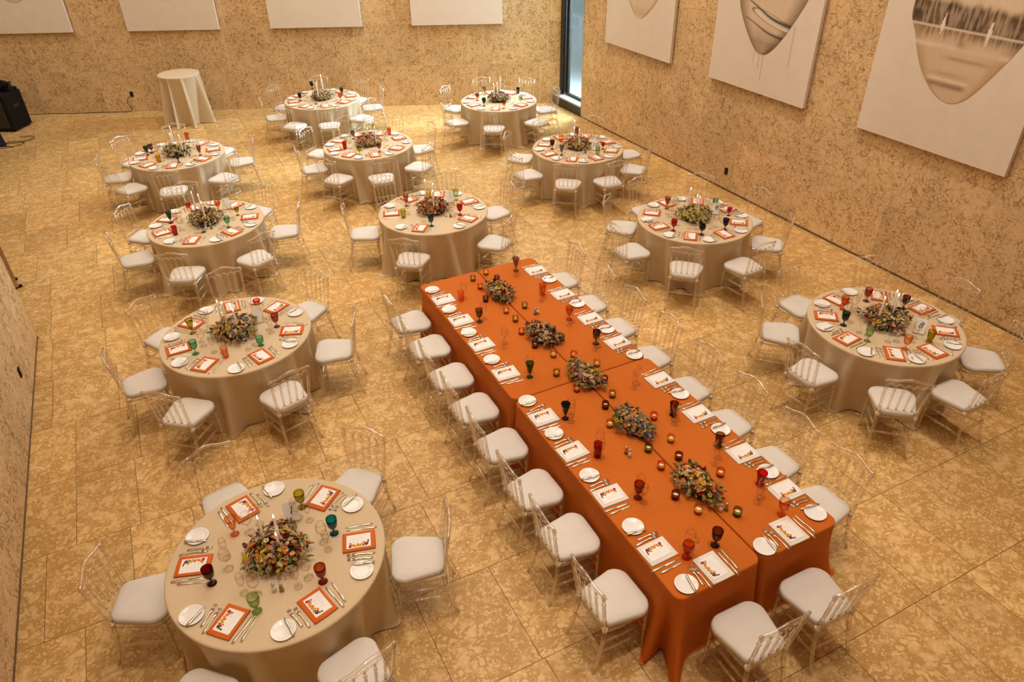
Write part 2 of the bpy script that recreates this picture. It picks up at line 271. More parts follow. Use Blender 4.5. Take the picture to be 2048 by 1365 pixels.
# ------------------------------------------------------------------ mesh building
class MB:
    def __init__(s): s.v = []; s.f = []; s.m = []; s.mats = []
    def mi(s, mat):
        if mat not in s.mats: s.mats.append(mat)
        return s.mats.index(mat)
    def add(s, vs, fs, mat=None):
        b = len(s.v); i = s.mi(mat) if mat is not None else 0
        s.v += [tuple(p) for p in vs]
        for f in fs: s.f.append(tuple(b + k for k in f)); s.m.append(i)
    def box(s, x0, x1, y0, y1, z0, z1, mat=None, M4=None):
        vs = [(x, y, z) for z in (z0, z1) for y in (y0, y1) for x in (x0, x1)]
        if M4 is not None: vs = [M4 @ Vector(p) for p in vs]
        s.add(vs, [(0, 2, 3, 1), (4, 5, 7, 6), (0, 1, 5, 4), (2, 6, 7, 3), (0, 4, 6, 2), (1, 3, 7, 5)], mat)
    def lathe(s, prof, seg=14, mat=None, M4=None, cap=True):
        vs, fs = [], []
        for r, z in prof:
            for k in range(seg):
                a = 2 * PI * k / seg; vs.append((r * math.cos(a), r * math.sin(a), z))
        n = len(prof)
        for i in range(n - 1):
            for k in range(seg):
                a, b = i * seg + k, i * seg + (k + 1) % seg
                fs.append((a, b, b + seg, a + seg))
        if cap:
            if prof[0][0] > 1e-6: fs.append(tuple(range(seg - 1, -1, -1)))
            if prof[-1][0] > 1e-6: fs.append(tuple((n - 1) * seg + k for k in range(seg)))
        if M4 is not None: vs = [M4 @ Vector(p) for p in vs]
        s.add(vs, fs, mat)
    def tube(s, pts, rad, seg=8, mat=None):
        pts = [Vector(p) for p in pts]; n = len(pts)
        if not hasattr(rad, '__len__'): rad = [rad] * n
        vs, fs = [], []
        up = Vector((0, 0, 1))
        for i, p in enumerate(pts):
            d = (pts[min(i + 1, n - 1)] - pts[max(i - 1, 0)]).normalized()
            u = up if abs(d.dot(up)) < 0.9 else Vector((0, 1, 0))
            a = d.cross(u).normalized(); b = a.cross(d).normalized()
            for k in range(seg):
                t = 2 * PI * k / seg
                vs.append(p + (a * math.cos(t) + b * math.sin(t)) * rad[i])
        for i in range(n - 1):
            for k in range(seg):
                a, b = i * seg + k, i * seg + (k + 1) % seg
                fs.append((a, a + seg, b + seg, b))
        fs.append(tuple(range(seg))); fs.append(tuple((n - 1) * seg + k for k in range(seg - 1, -1, -1)))
        s.add(vs, fs, mat)
    def turned(s, p0, p1, prof, seg=9, mat=None):
        """a lathe-turned rod from p0 to p1; prof = (share of the length, radius)"""
        p0, p1 = Vector(p0), Vector(p1); d = p1 - p0
        q = d.to_track_quat('Z', 'Y').to_matrix().to_4x4()
        s.lathe([(r, t * d.length) for t, r in prof], seg, mat, Matrix.Translation(p0) @ q)
    def mesh(s, name, mat=None, smooth=True, angle=None):
        me = bpy.data.meshes.new(name)
        me.from_pydata(s.v, [], s.f)
        mats = s.mats or [mat]
        for mm in mats: me.materials.append(mm if mm is not None else mat)
        if len(mats) > 1: me.polygons.foreach_set('material_index', s.m)
        if smooth: me.polygons.foreach_set('use_smooth', [True] * len(me.polygons))
        me.update()
        if smooth and angle:
            me.set_sharp_from_angle(angle=math.radians(angle))
        return me

def ob(name, data, parent=None, loc=(0, 0, 0), rot=(0, 0, 0), scale=None, label=None, cat=None, group=None, kind=None):
    o = bpy.data.objects.new(name, data)
    COL.objects.link(o)
    o.location = loc; o.rotation_euler = rot
    if scale is not None: o.scale = scale if hasattr(scale, '__len__') else (scale,) * 3
    if parent is not None: o.parent = parent
    if label: o['label'] = label
    if cat: o['category'] = cat
    if group: o['group'] = group
    if kind: o['kind'] = kind
    return o
def empty(name, loc, rz=0, **kw): return ob(name, None, None, loc, (0, 0, rz), **kw)

# ------------------------------------------------------------------ the setting
XR, XL, YL0 = 6.35, -4.28, 2.34           # right wall face, left wall face, left wall's end
BK, BC = -0.4848, 11.0942                  # back wall: y = BC + BK x
TB = math.atan(BK)
def yb(x): return BC + BK * x
CEIL = 9.5
# floor: courses of limestone slabs, 0.94 m deep, parallel to the side walls
fb = MB(); fb.box(-9.6, 7.0, -9.6, 16.2, -0.25, -0.012)
floor = ob('floor', fb.mesh('floor', M['joint_dark'], False), kind='structure')
slabs = []
k = -5
while -5.35 + 0.94 * k < 16:
    y0 = -5.35 + 0.94 * k; y1 = y0 + 0.94
    r = random.Random(100 + k)
    x = -9.6 + r.uniform(-0.5, 0)
    while x < XR:
        w = r.choice((0.52, 0.59, 0.59, 0.66, 0.80))
        x1 = min(x + w, XR + 0.3)
        xm = (x + x1) / 2; ym = (y0 + y1) / 2
        if ym < yb(xm) + 0.7 and x1 > -9.6:
            slabs.append((max(x, -9.6), x1, y0, y1))
        x = x1
    k += 1
def seen_score(s):
    p = Vector(((s[0] + s[1]) / 2, (s[2] + s[3]) / 2, 0)) - cam.location
    d = p.dot(CF)
    if d < 0.5: return 1e9
    u, v = p.dot(CR) / d, p.dot(CU) / d
    if abs(u) > 0.78 or abs(v) > 0.55: return 1e6 + d
    if p.x + cam.location.x < XL - 0.3 and p.y + cam.location.y < YL0: return 1e6 + d
    return d
slabs.sort(key=seen_score)
G_ = 0.0022
rest = MB()
for i, (x0, x1, y0, y1) in enumerate(slabs):
    if i < 296:
        b = MB(); cx, cy = (x0 + x1) / 2, (y0 + y1) / 2
        b.box(x0 + G_ - cx, x1 - G_ - cx, y0 + G_ - cy, y1 - G_ - cy, -0.012, 0.0)
        ob('stone_slab', b.mesh('stone_slab', M['floor_stone'], False), floor, (cx, cy, 0))
    else:
        rest.box(x0 + G_, x1 - G_, y0 + G_, y1 - G_, -0.012, 0.0)
ob('stone_slabs', rest.mesh('stone_slabs', M['floor_stone'], False), floor, kind='stuff')

def wall(name, p0, p1, thick, joint=0.005, seed=1, height=CEIL, pw=1.46, courses=4, ch=0.906):
    """p0 -> p1 runs along the visible face, the room on its left hand; stone panels stand 2 cm proud of the backing"""
    p0, p1 = Vector((*p0, 0)), Vector((*p1, 0)); d = (p1 - p0); Ln = d.length; d.normalize()
    n = Vector((-d.y, d.x, 0))
    a = math.atan2(d.y, d.x)
    w = MB(); w.box(0, Ln, -thick, -0.004, 0, height)
    root = ob(name, w.mesh(name, M['joint_light'], False), None, p0, (0, 0, a), kind='structure')
    r = random.Random(seed)
    for c in range(courses):
        z0, z1 = c * ch, (c + 1) * ch
        x = -r.uniform(0, pw)
        while x < Ln:
            x1 = x + pw
            xa, xb = max(x, 0), min(x1, Ln)
            if xb - xa > 0.05:
                b = MB(); b.box(xa + joint - (xa + xb) / 2, xb - joint - (xa + xb) / 2, -0.0035, 0, z0 + joint if c else 0.0, z1 - joint)
                ob('stone_panel', b.mesh('stone_panel', M['wall_stone'], False), root, ((xa + xb) / 2, 0, 0))
            x = x1
    b = MB(); b.box(0, Ln, -0.02, 0, courses * ch + joint, height)
    ob('upper_stone', b.mesh('upper_stone', M['wall_stone'], False), root)
    return root
wall('wall_right', (XR, -9.6), (XR, 6.70), 0.40, seed=3)
wall('wall_back', (6.60, yb(6.60)), (-9.6, yb(-9.6)), 0.35, seed=5)
wl = wall('wall_left', (XL, YL0), (XL, -9.6), 0.42, seed=8)
b = MB(); b.box(-0.02, 0.0, -0.42, 0.0, 0, CEIL)
ob('end_stone', b.mesh('end_stone', M['wall_stone'], False), wl)
b = MB(); b.box(-10.0, -9.6, -9.6, 16.5, 0, CEIL)
ob('wall_far_left', b.mesh('wall_far_left', M['wall_stone'], False), kind='structure')
b = MB(); b.box(-10.0, 6.8, -10.0, -9.6, 0, CEIL)
ob('wall_front', b.mesh('wall_front', M['plaster'], False), kind='structure')
b = MB(); b.box(-10.0, 7.2, -10.0, 16.5, CEIL, CEIL + 0.3)
ob('ceiling', b.mesh('ceiling', M['plaster'], False), kind='structure')
# thin dark strips stand in for the shade in a gap at the wall foot
b = MB(); b.box(XR - 0.006, XR, -9.6, 6.70, 0, 0.03)
ob('base_shade_strip_right', b.mesh('base_shade_strip_right', M['joint_dark'], False), kind='structure')
b = MB(); b.box(XL, XL + 0.006, -9.6, YL0, 0, 0.025)
ob('base_shade_strip_left', b.mesh('base_shade_strip_left', M['joint_dark'], False), kind='structure')
# the tall corner window
w = MB()
w.box(6.50, 6.58, 7.80, 7.90, 0.23, CEIL); w.box(6.59, 6.65, 7.68, 7.80, 0.23, CEIL); w.box(6.60, 6.68, 7.88, 8.3, 0, CEIL)
win = ob('window_1', w.mesh('window_1', M['black_metal'], False), kind='structure')
b = MB(); b.box(6.56, 6.64, 6.3, 7.68, 0.23, 0.27); ob('window_frame', b.mesh('window_frame', M['black_metal'], False), win)
b = MB(); b.box(6.595, 6.605, 6.3, 7.68, 0.27, CEIL); ob('window_pane', b.mesh('window_pane', M['pane'], False), win)
b = MB(); b.box(6.355, 6.66, 6.71, 7.98, 0.005, 0.20); ob('trim_1', b.mesh('trim_1', M['black_metal'], False), kind='structure')
b = MB(); b.box(6.34, 6.66, 6.705, 7.99, 0.20, 0.23); ob('window_sill', b.mesh('window_sill', M['sill_stone'], False), win)
b = MB(); b.box(6.7, 6.95, 5.9, 6.72, 0, CEIL); b.box(6.35, 6.70, 6.68, 6.70, 0, CEIL); ob('trim_2', b.mesh('trim_2', M['wall_stone'], False), kind='structure')
# outside the glass: terrace, a pale building and a white railing
b = MB(); b.box(6.95, 16, 2, 20, -0.3, -0.02); ob('terrace_ground', b.mesh('terrace_ground', M['terrace'], False), kind='structure')
b = MB(); b.box(13, 14, 4, 19, -0.02, 6); ob('exterior_wall', b.mesh('exterior_wall', M['facade'], False), kind='structure')
rail = empty('railing', (9.2, 8, 0), label='white outdoor railing seen through the tall corner window', cat='railing')
for z in (0.35, 0.75, 1.08):
    b = MB(); b.box(-0.02, 0.02, -1.5, 5, z, z + 0.04); ob('rail', b.mesh('rail', M['white_paint'], False), rail)
for i in range(6):
    b = MB(); b.box(-0.025, 0.025, -1.4 + 1.2 * i, -1.35 + 1.2 * i, -0.02, 1.1); ob('post', b.mesh('post', M['white_paint'], False), rail)

# ------------------------------------------------------------------ paintings
def shade_mesh(name, outline, paintfn, depth=0.004, n=110):
    """the painted face shape as a thin layer on the canvas; its picture is a colour per vertex"""
    xs = [p[0] for p in outline]; zs = [p[1] for p in outline]
    x0, x1, z0, z1 = min(xs), max(xs), min(zs), max(zs)
    # rows between left and right outline, found by scanning the closed polygon
    V, F_, Cc = [], [], []
    P = outline + [outline[0]]
    rows = []
    for j in range(n + 1):
        z = z0 + (z1 - z0) * (j / n) * 0.9995 + 1e-4
        xi = []
        for a, bb in zip(P[:-1], P[1:]):
            if (a[1] <= z) != (bb[1] <= z):
                xi.append(a[0] + (bb[0] - a[0]) * (z - a[1]) / (bb[1] - a[1]))
        if len(xi) >= 2: rows.append((z, min(xi), max(xi)))
    for z, a, bb in rows:
        for i in range(n + 1):
            x = a + (bb - a) * i / n
            V.append((x, -depth, z)); Cc.append(paintfn((x - x0) / (x1 - x0), (z - z0) / (z1 - z0), i / n))
    for j in range(len(rows) - 1):
        for i in range(n):
            q = j * (n + 1) + i; F_.append((q, q + 1, q + n + 2, q + n + 1))
    me = bpy.data.meshes.new(name); me.from_pydata(V, [], F_)
    ca = me.color_attributes.new('paint', 'FLOAT_COLOR', 'POINT')
    ca.data.foreach_set('color', [c for q in Cc for c in (*q, 1.0)])
    m, nt, out = new_mat('ink_wash_paint')
    at = N(nt, 'ShaderNodeAttribute', attribute_name='paint')
    bs = N(nt, 'ShaderNodeBsdfPrincipled'); bs.inputs['Roughness'].default_value = 0.7
    tc = N(nt, 'ShaderNodeTexCoord'); mp = N(nt, 'ShaderNodeMapping'); mp.inputs['Scale'].default_value = (14, 1, 2.2)
    nz = N(nt, 'ShaderNodeTexNoise'); nz.inputs['Scale'].default_value = 1.5; nz.inputs['Detail'].default_value = 5
    nt.links.new(tc.outputs['Object'], mp.inputs[0]); nt.links.new(mp.outputs[0], nz.inputs['Vector'])
    mr = N(nt, 'ShaderNodeMapRange'); mr.inputs['To Min'].default_value = 0.9; mr.inputs['To Max'].default_value = 1.08; nt.links.new(nz.outputs['Fac'], mr.inputs['Value'])
    vm = N(nt, 'ShaderNodeVectorMath', operation='SCALE'); nt.links.new(at.outputs['Color'], vm.inputs[0]); nt.links.new(mr.outputs[0], vm.inputs['Scale'])
    nt.links.new(vm.outputs[0], bs.inputs['Base Color']); nt.links.new(bs.outputs[0], out.inputs[0])
    me.materials.append(m)
    return me
def lerp3(a, b_, t):
    t = max(0.0, min(1.0, t)); return tuple(a[i] + (b_[i] - a[i]) * t for i in range(3))
SKIN = (0.62, 0.45, 0.29); SK2 = (0.44, 0.27, 0.14); DK = (0.05, 0.032, 0.02); LT = (0.74, 0.63, 0.51); MD = (0.24, 0.15, 0.08)
rn = np.random.RandomState(4)
strk = rn.rand(80)
def gauss(x, c, s): return math.exp(-((x - c) / s) ** 2)
def paint_plain(u, v, e):
    return lerp3(lerp3(SKIN, LT, 0.5), SK2, max(0, 1 - 9 * min(e, 1 - e)) * 0.7 + 0.35 * gauss(v, 0.12, 0.1))
def nz(u, v, su, sv, o=0.0):
    from mathutils import noise
    return 0.5 + 0.5 * noise.noise(Vector((u * su + o, v * sv, o * 3.1)))
def smo(a, b_, x):
    t = max(0.0, min(1.0, (x - a) / (b_ - a))); return t * t * (3 - 2 * t)
def paint_bird(u, v, e):
    c = lerp3(SKIN, LT, 0.45)
    c = lerp3(c, MD, max(0, 1 - 5 * min(e, 1 - e)) * 0.95)
    c = lerp3(c, MD, 0.9 * smo(0.42, 0.0, v) * (0.45 + 0.8 * nz(u, v, 5, 16, 1)))
    c = lerp3(c, DK, 0.7 * smo(0.30, 0.0, v) * smo(0.55, 0.9, e))
    # pale water between two dark boughs
    q = ((u - 0.55 - 0.3 * (0.42 - v)) / 0.24) ** 2 + ((v - 0.44 + 0.28 * (u - 0.5)) / 0.055) ** 2
    c = lerp3(c, LT, smo(1.3, 0.8, q)); c = lerp3(c, DK, 0.7 * gauss(q, 1.25, 0.18))
    for (a, b_, x0, x1, w) in ((0.66, -0.36, 0.20, 0.93, 0.020), (0.43, -0.27, 0.16, 0.82, 0.012)):
        bend = 0.02 * math.sin(9 * u)
        tt = (u - x0) / (x1 - x0)
        if 0 < tt < 1: c = lerp3(c, DK, gauss(v, a + b_ * u + bend, w * (0.4 + 1.3 * tt)))
    if v > 0.80: c = lerp3(c, MD, 0.75 * smo(0.45, 0.7, nz(u, v, 40, 5, 2)) * smo(0.80, 0.86, v))
    c = lerp3(c, DK, 0.95 * smo(0.10, 0.02, abs(u - 0.50)) * gauss(v, 0.815, 0.02)); c = lerp3(c, DK, 0.7 * gauss(u, 0.66, 0.015) * gauss(v, 0.80, 0.015))
    return c
def paint_shore(u, v, e):
    c = lerp3(SKIN, LT, 0.12 + 0.5 * (nz(u, v, 2.5, 6, 3) - 0.4))
    c = lerp3(c, SK2, max(0, 1 - 7 * min(e, 1 - e)) * 0.85)
    hz = 0.580
    top = 0.70 + 0.10 * nz(u, 0, 7, 0, 5) + 0.05 * nz(u, 0, 22, 0, 6)
    if v > hz:
        t = smo(hz, hz + 0.02, v) * smo(top + 0.03, top - 0.03, v)
        c = lerp3(c, lerp3(MD, DK, 1.3 * nz(u, v, 9, 22, 7)), t * (0.55 + 0.45 * smo(0.35, 0.6, nz(u, v, 48, 7, 8))))
        c = lerp3(c, LT, 0.45 * smo(top, top + 0.05, v))
    else:
        low = 0.45 + 0.07 * nz(u, 0, 30, 0, 9)
        c = lerp3(c, lerp3(SK2, DK, 1.2 * nz(u, v, 10, 10, 10)), smo(low - 0.02, low + 0.09, v) * (0.5 + 0.5 * smo(0.35, 0.6, nz(u, v, 55, 4, 11))))
    c = lerp3(c, LT, gauss(v, hz, 0.008)); c = lerp3(c, DK, 0.6 * gauss(v, hz + 0.016, 0.006) * smo(0.3, 0.6, nz(u, 0, 6, 0, 12)))
    for bx, h in ((0.30, 0.10), (0.69, 0.11)):
        dv = abs(v - (hz + 0.022)); wv = 0.017 * max(0, 1 - dv / h)
        if abs(u - bx - 0.05 * (v - hz)) < wv: c = (0.8, 0.72, 0.62)
    c = lerp3(c, LT, 0.8 * gauss(v, 0.435, 0.022) * (1 - 0.5 * smo(0.4, 0.6, nz(u, v, 5, 8, 13))))
    c = lerp3(c, SK2, 0.85 * smo(0.26, 0.10, abs(u - 0.58)) * gauss(v, 0.355, 0.016))
    c = lerp3(c, MD, 0.55 * gauss(u, 0.50, 0.04) * gauss(v, 0.475, 0.03))
    c = lerp3(c, SK2, 0.6 * gauss(u, 0.45, 0.17) * gauss(v, 0.225, 0.02))
    c = lerp3(c, MD, 0.95 * smo(0.20, 0.12, abs(u - 0.47)) * gauss(v, 0.135, 0.024) * (0.7 + 0.5 * nz(u, v, 6, 14, 14)))
    c = lerp3(c, (0.78, 0.66, 0.52), 0.9 * smo(0.22, 0.13, abs(u - 0.47)) * gauss(v, 0.178, 0.011))
    return c
def smooth_outline(o, it=2):
    for _ in range(it):
        q = [o[0]]
        for a, b_ in zip(o[:-1], o[1:]):
            q.append((a[0] * .75 + b_[0] * .25, a[1] * .75 + b_[1] * .25)); q.append((a[0] * .25 + b_[0] * .75, a[1] * .25 + b_[1] * .75))
        q.append(o[-1]); o = q
    return o
def painting(loc, rz, width, label, face=None, fn=None, drips=None, H=3.3):
    """local +x runs to the viewer's right, -y faces the room"""
    b = MB(); b.box(-width / 2, width / 2, 0.0, 0.055, 0, H)
    o = ob('painting', b.mesh('canvas', M['canvas'], False), None, loc, (0, 0, rz), label=label, cat='painting', group='white canvases with painted faces')
    if face:
        ob('painted_face', shade_mesh('painted_face', smooth_outline(face), fn), o, label='brown and grey ink-wash painted face')
    if drips:
        for (x, z0, z1) in drips:
            d = MB(); d.box(x - 0.004, x + 0.004, -0.002, 0, z0, z1)
            ob('paint_drip', d.mesh('paint_drip', M['p_straw'], False), o)
    return o
# right wall (viewer faces +x, viewer's right is -y): x_local = yc - y
rz = -PI / 2
def rp(yc, pts): return [(yc - y, z - 1.77) for y, z in pts]
painting((XR - 0.075, 4.71, 1.77), rz, 2.1, 'white canvas with plain tan chin, right wall, next to the window', 
         rp(4.71, [(5.15, 3.2), (5.10, 2.80), (5.04, 2.63), (4.90, 2.48), (4.78, 2.39), (4.64, 2.36), (4.50, 2.43), (4.35, 2.55), (4.15, 2.75), (3.95, 3.05), (3.88, 3.2)]), paint_plain, H=3.2)
painting((XR - 0.075, 1.54, 1.77), rz, 2.1, 'white canvas with dark branches across a painted jaw, middle of right wall',
         rp(1.54, [(2.18, 3.5), (2.12, 3.01), (2.0, 2.79), (1.8, 2.53), (1.61, 2.36), (1.46, 2.33), (1.32, 2.39), (1.11, 2.62), (0.92, 2.93), (0.77, 3.19), (0.70, 3.5)]), paint_bird,
         drips=[(0.02, 0.35, 0.62), (0.10, 0.2, 0.58), (-0.10, 0.42, 0.64), (0.62, 0.5, 1.05)])
painting((XR - 0.075, -1.54, 1.77), rz, 2.1, 'white canvas with face, boats and white horizon line, nearest on right wall',
         rp(-1.54, [(-0.86, 3.75), (-0.86, 3.41), (-0.86, 3.24), (-0.93, 3.13), (-0.97, 3.08), (-1.02, 2.95), (-1.17, 2.68), (-1.41, 2.45), (-1.63, 2.36), (-1.81, 2.42), (-1.93, 2.55), (-2.1, 2.82), (-2.27, 3.12), (-2.31, 3.25), (-2.33, 3.75)]), paint_shore, H=3.4)
nb_ = Vector((math.sin(TB), -math.cos(TB)))  # room-side normal of the back wall
for i, (xc, face) in enumerate(((-4.18, 1), (-1.25, 2), (1.60, 0), (4.43, 0))):
    x, y = xc, yb(xc)
    lab = ('white canvas with a pale chin tip, far left of back wall', 'white canvas with tiny dark chin tip, second on back wall', 'white canvas showing a blank lower half, third along back wall', 'white canvas above farthest right round table, nearest the window on back wall')[i]
    f = None
    if face == 1: f = [(-0.5, 1.2), (-0.30, 0.80), (-0.15, 0.65), (0.0, 0.61), (0.15, 0.66), (0.3, 0.80), (0.5, 1.2)]
    if face == 2: f = [(-0.5, 1.2), (-0.30, 0.80), (-0.15, 0.66), (0.0, 0.61), (0.15, 0.66), (0.3, 0.80), (0.5, 1.2)]
    painting((x + nb_.x * 0.075, y + nb_.y * 0.075, 1.78), TB, 2.03, lab, f, paint_bird if face == 2 else paint_plain, H=2.2)

# ------------------------------------------------------------------ outlets, cable, loudspeakers
def outlet(loc, rz, label):
    b = MB(); b.box(-0.035, 0.035, -0.012, 0, -0.055, 0.055, M['black']); b.box(-0.018, 0.018, -0.016, -0.012, 0.008, 0.035, M['black_metal']); b.box(-0.018, 0.018, -0.016, -0.012, -0.035, -0.008, M['black_metal'])
    ob('power_outlet', b.mesh('power_outlet', None, False), None, loc, (0, 0, rz), label=label, cat='outlet', group='black wall outlets')
outlet((XR - 0.0, 1.91, 0.33), -PI / 2, 'small black power outlet low on the right wall')
outlet((XL + 0.0, 0.90, 0.39), PI / 2, 'small black power outlet on the left wall')
ox = -2.50; outlet((ox + nb_.x * 0.001, yb(ox) + nb_.y * 0.001, 0.40), TB, 'black power outlet with plugged cable on back wall')
b = MB()
def bw(x, d, z): return (x + nb_.x * d, yb(x) + nb_.y * d, z)
cp = [bw(-2.5, .03, .38), bw(-2.58, .05, .32), bw(-2.62, .05, .2), bw(-2.55, .05, .1), bw(-2.58, .06, .02), bw(-2.7, .07, .008), bw(-3.2, .06, .008), bw(-3.8, .09, .008), bw(-4.3, .07, .008), bw(-4.8, .12, .008)]
cp = [tuple(c) for c in cp]
cps = smooth_outline([(i, 0) for i in range(len(cp))], 0)
b.tube(cp, 0.007, 6); ob('power_cable', b.mesh('power_cable', M['black']), label='black cable along the foot of the back wall', cat='cable')
def speaker_box(w, d, h, bev=0.02):
    b = MB(); b.box(-w / 2, w / 2, 0, d, 0, h); return b
ax, ay = -4.98, 11.92
ang = math.atan2(-0.51, 0.86)
spk = empty('loudspeaker', (ax, ay, 0), ang, label='large black loudspeaker cabinet standing by the back wall', cat='loudspeaker')
b = MB()
def rbox(b, x0, x1, y0, y1, z0, z1, r=0.02, mat=None):
    vs = []
    for z, i in ((z0, r), (z0 + r, 0), (z1 - r, 0), (z1, r)):
        for (sx, sy) in ((0, 0), (1, 0), (1, 1), (0, 1)):
            for q in ((0, 1), (1, 0)):
                X = (x0 + i, x1 - i)[sx]; Y = (y0 + i, y1 - i)[sy]
                ddx = r * (1 if sx == 0 else -1); ddy = r * (1 if sy == 0 else -1)
                first = (sx + sy) % 2 == 0
                if (q[0] == 0) == first: vs.append((X, Y + ddy, z))
                else: vs.append((X + ddx, Y, z))
    fs = []
    for l in range(3):
        for k in range(8): a, c = l * 8 + k, l * 8 + (k + 1) % 8; fs.append((a, c, c + 8, a + 8))
    fs.append(tuple(range(7, -1, -1))); fs.append(tuple(24 + k for k in range(8)))
    b.add(vs, fs, mat)
rbox(b, -0.95, 0, 0, 0.62, 0.02, 0.80, 0.03); ob('cabinet', b.mesh('cabinet', M['black'], False), spk)
b = MB(); b.box(-0.88, -0.07, -0.012, 0, 0.09, 0.73); ob('grille', b.mesh('grille', M['black_metal'], False), spk)
b = MB(); b.box(0, 0.01, 0.22, 0.40, 0.48, 0.54); ob('handle', b.mesh('handle', M['black_metal'], False), spk)
for (x, y) in ((-0.87, 0.07), (-0.07, 0.07), (-0.87, 0.55), (-0.07, 0.55)):
    b = MB(); b.lathe([(0.025, 0), (0.025, 0.02)], 10); ob('foot', b.mesh('foot', M['black']), spk, (x, y, 0))
gear = empty('stage_light', (-4.90, 12.38, 0.80), ang, label='small black stage light lying on the loudspeaker', cat='stage light')
b = MB(); rbox(b, -0.16, 0.16, -0.12, 0.12, 0, 0.06, 0.015); ob('base', b.mesh('base', M['black'], False), gear)
b = MB(); b.lathe([(0.0, 0), (0.075, 0.0), (0.085, 0.05), (0.085, 0.16), (0.09, 0.18), (0.07, 0.18), (0.0, 0.165)], 16, None, Matrix.Translation((0, -0.07, 0.14)) @ Matrix.Rotation(1.2, 4, 'X') @ Matrix.Translation((0, 0, -0.08)))
ob('lamp_head', b.mesh('lamp_head', M['black']), gear)
b = MB(); b.box(-0.12, -0.10, -0.03, 0.03, 0.05, 0.18); b.box(0.10, 0.12, -0.03, 0.03, 0.05, 0.18); ob('yoke', b.mesh('yoke', M['black_metal'], False), gear)
mon = empty('floor_monitor', (-5.42, 11.05, 0), 0.5, label='black wedge floor monitor at left edge, before the loudspeaker', cat='loudspeaker')
b = MB(); b.add([(-.25, -.2, 0), (.25, -.2, 0), (.25, .2, 0), (-.25, .2, 0), (-.25, -.1, .3), (.25, -.1, .3), (.25, .2, .12), (-.25, .2, .12), (-.25, .02, .33), (.25, .02, .33)],
      [(3, 2, 1, 0), (0, 1, 5, 4), (4, 5, 9, 8), (8, 9, 6, 7), (7, 6, 2, 3), (1, 2, 6, 9, 5), (0, 4, 8, 7, 3)])
ob('wedge_cabinet', b.mesh('wedge_cabinet', M['black'], False), mon)
b = MB(); b.box(-.21, .21, -.13, .13, 0, .006, None, Matrix.Translation((0, .11, .235)) @ Matrix.Rotation(-0.86, 4, 'X')); ob('grille', b.mesh('grille', M['black'], False), mon)
b = MB()
loop = [(-5.2 + 0.22 * math.cos(t) + 0.03 * t, 10.75 + 0.12 * math.sin(t) + 0.04 * t, 0.008 + 0.006 * (int(t / 6.28))) for t in [i * 0.4 for i in range(38)]]
b.tube(loop, 0.006, 5); ob('coiled_cable', b.mesh('coiled_cable', M['black']), label='thin black cable coiled on the floor beside the wedge monitor', cat='cable')
# board on small black feet behind the left wall
bd = empty('display_board', (-4.93, 4.95, 0), math.atan2(-0.95, 0.26), label='tan board on black feet standing beyond the left wall end', cat='board')
b = MB(); b.box(-0.2, 1.15, 0.03, 0.085, 0.03, 1.0); ob('panel', b.mesh('panel', M['wood'], False), bd)
for x in (0.83, 1.10):
    b = MB(); b.box(x - 0.02, x + 0.02, -0.04, 0.13, 0, 0.03); ob('foot', b.mesh('foot', M['black'], False), bd)

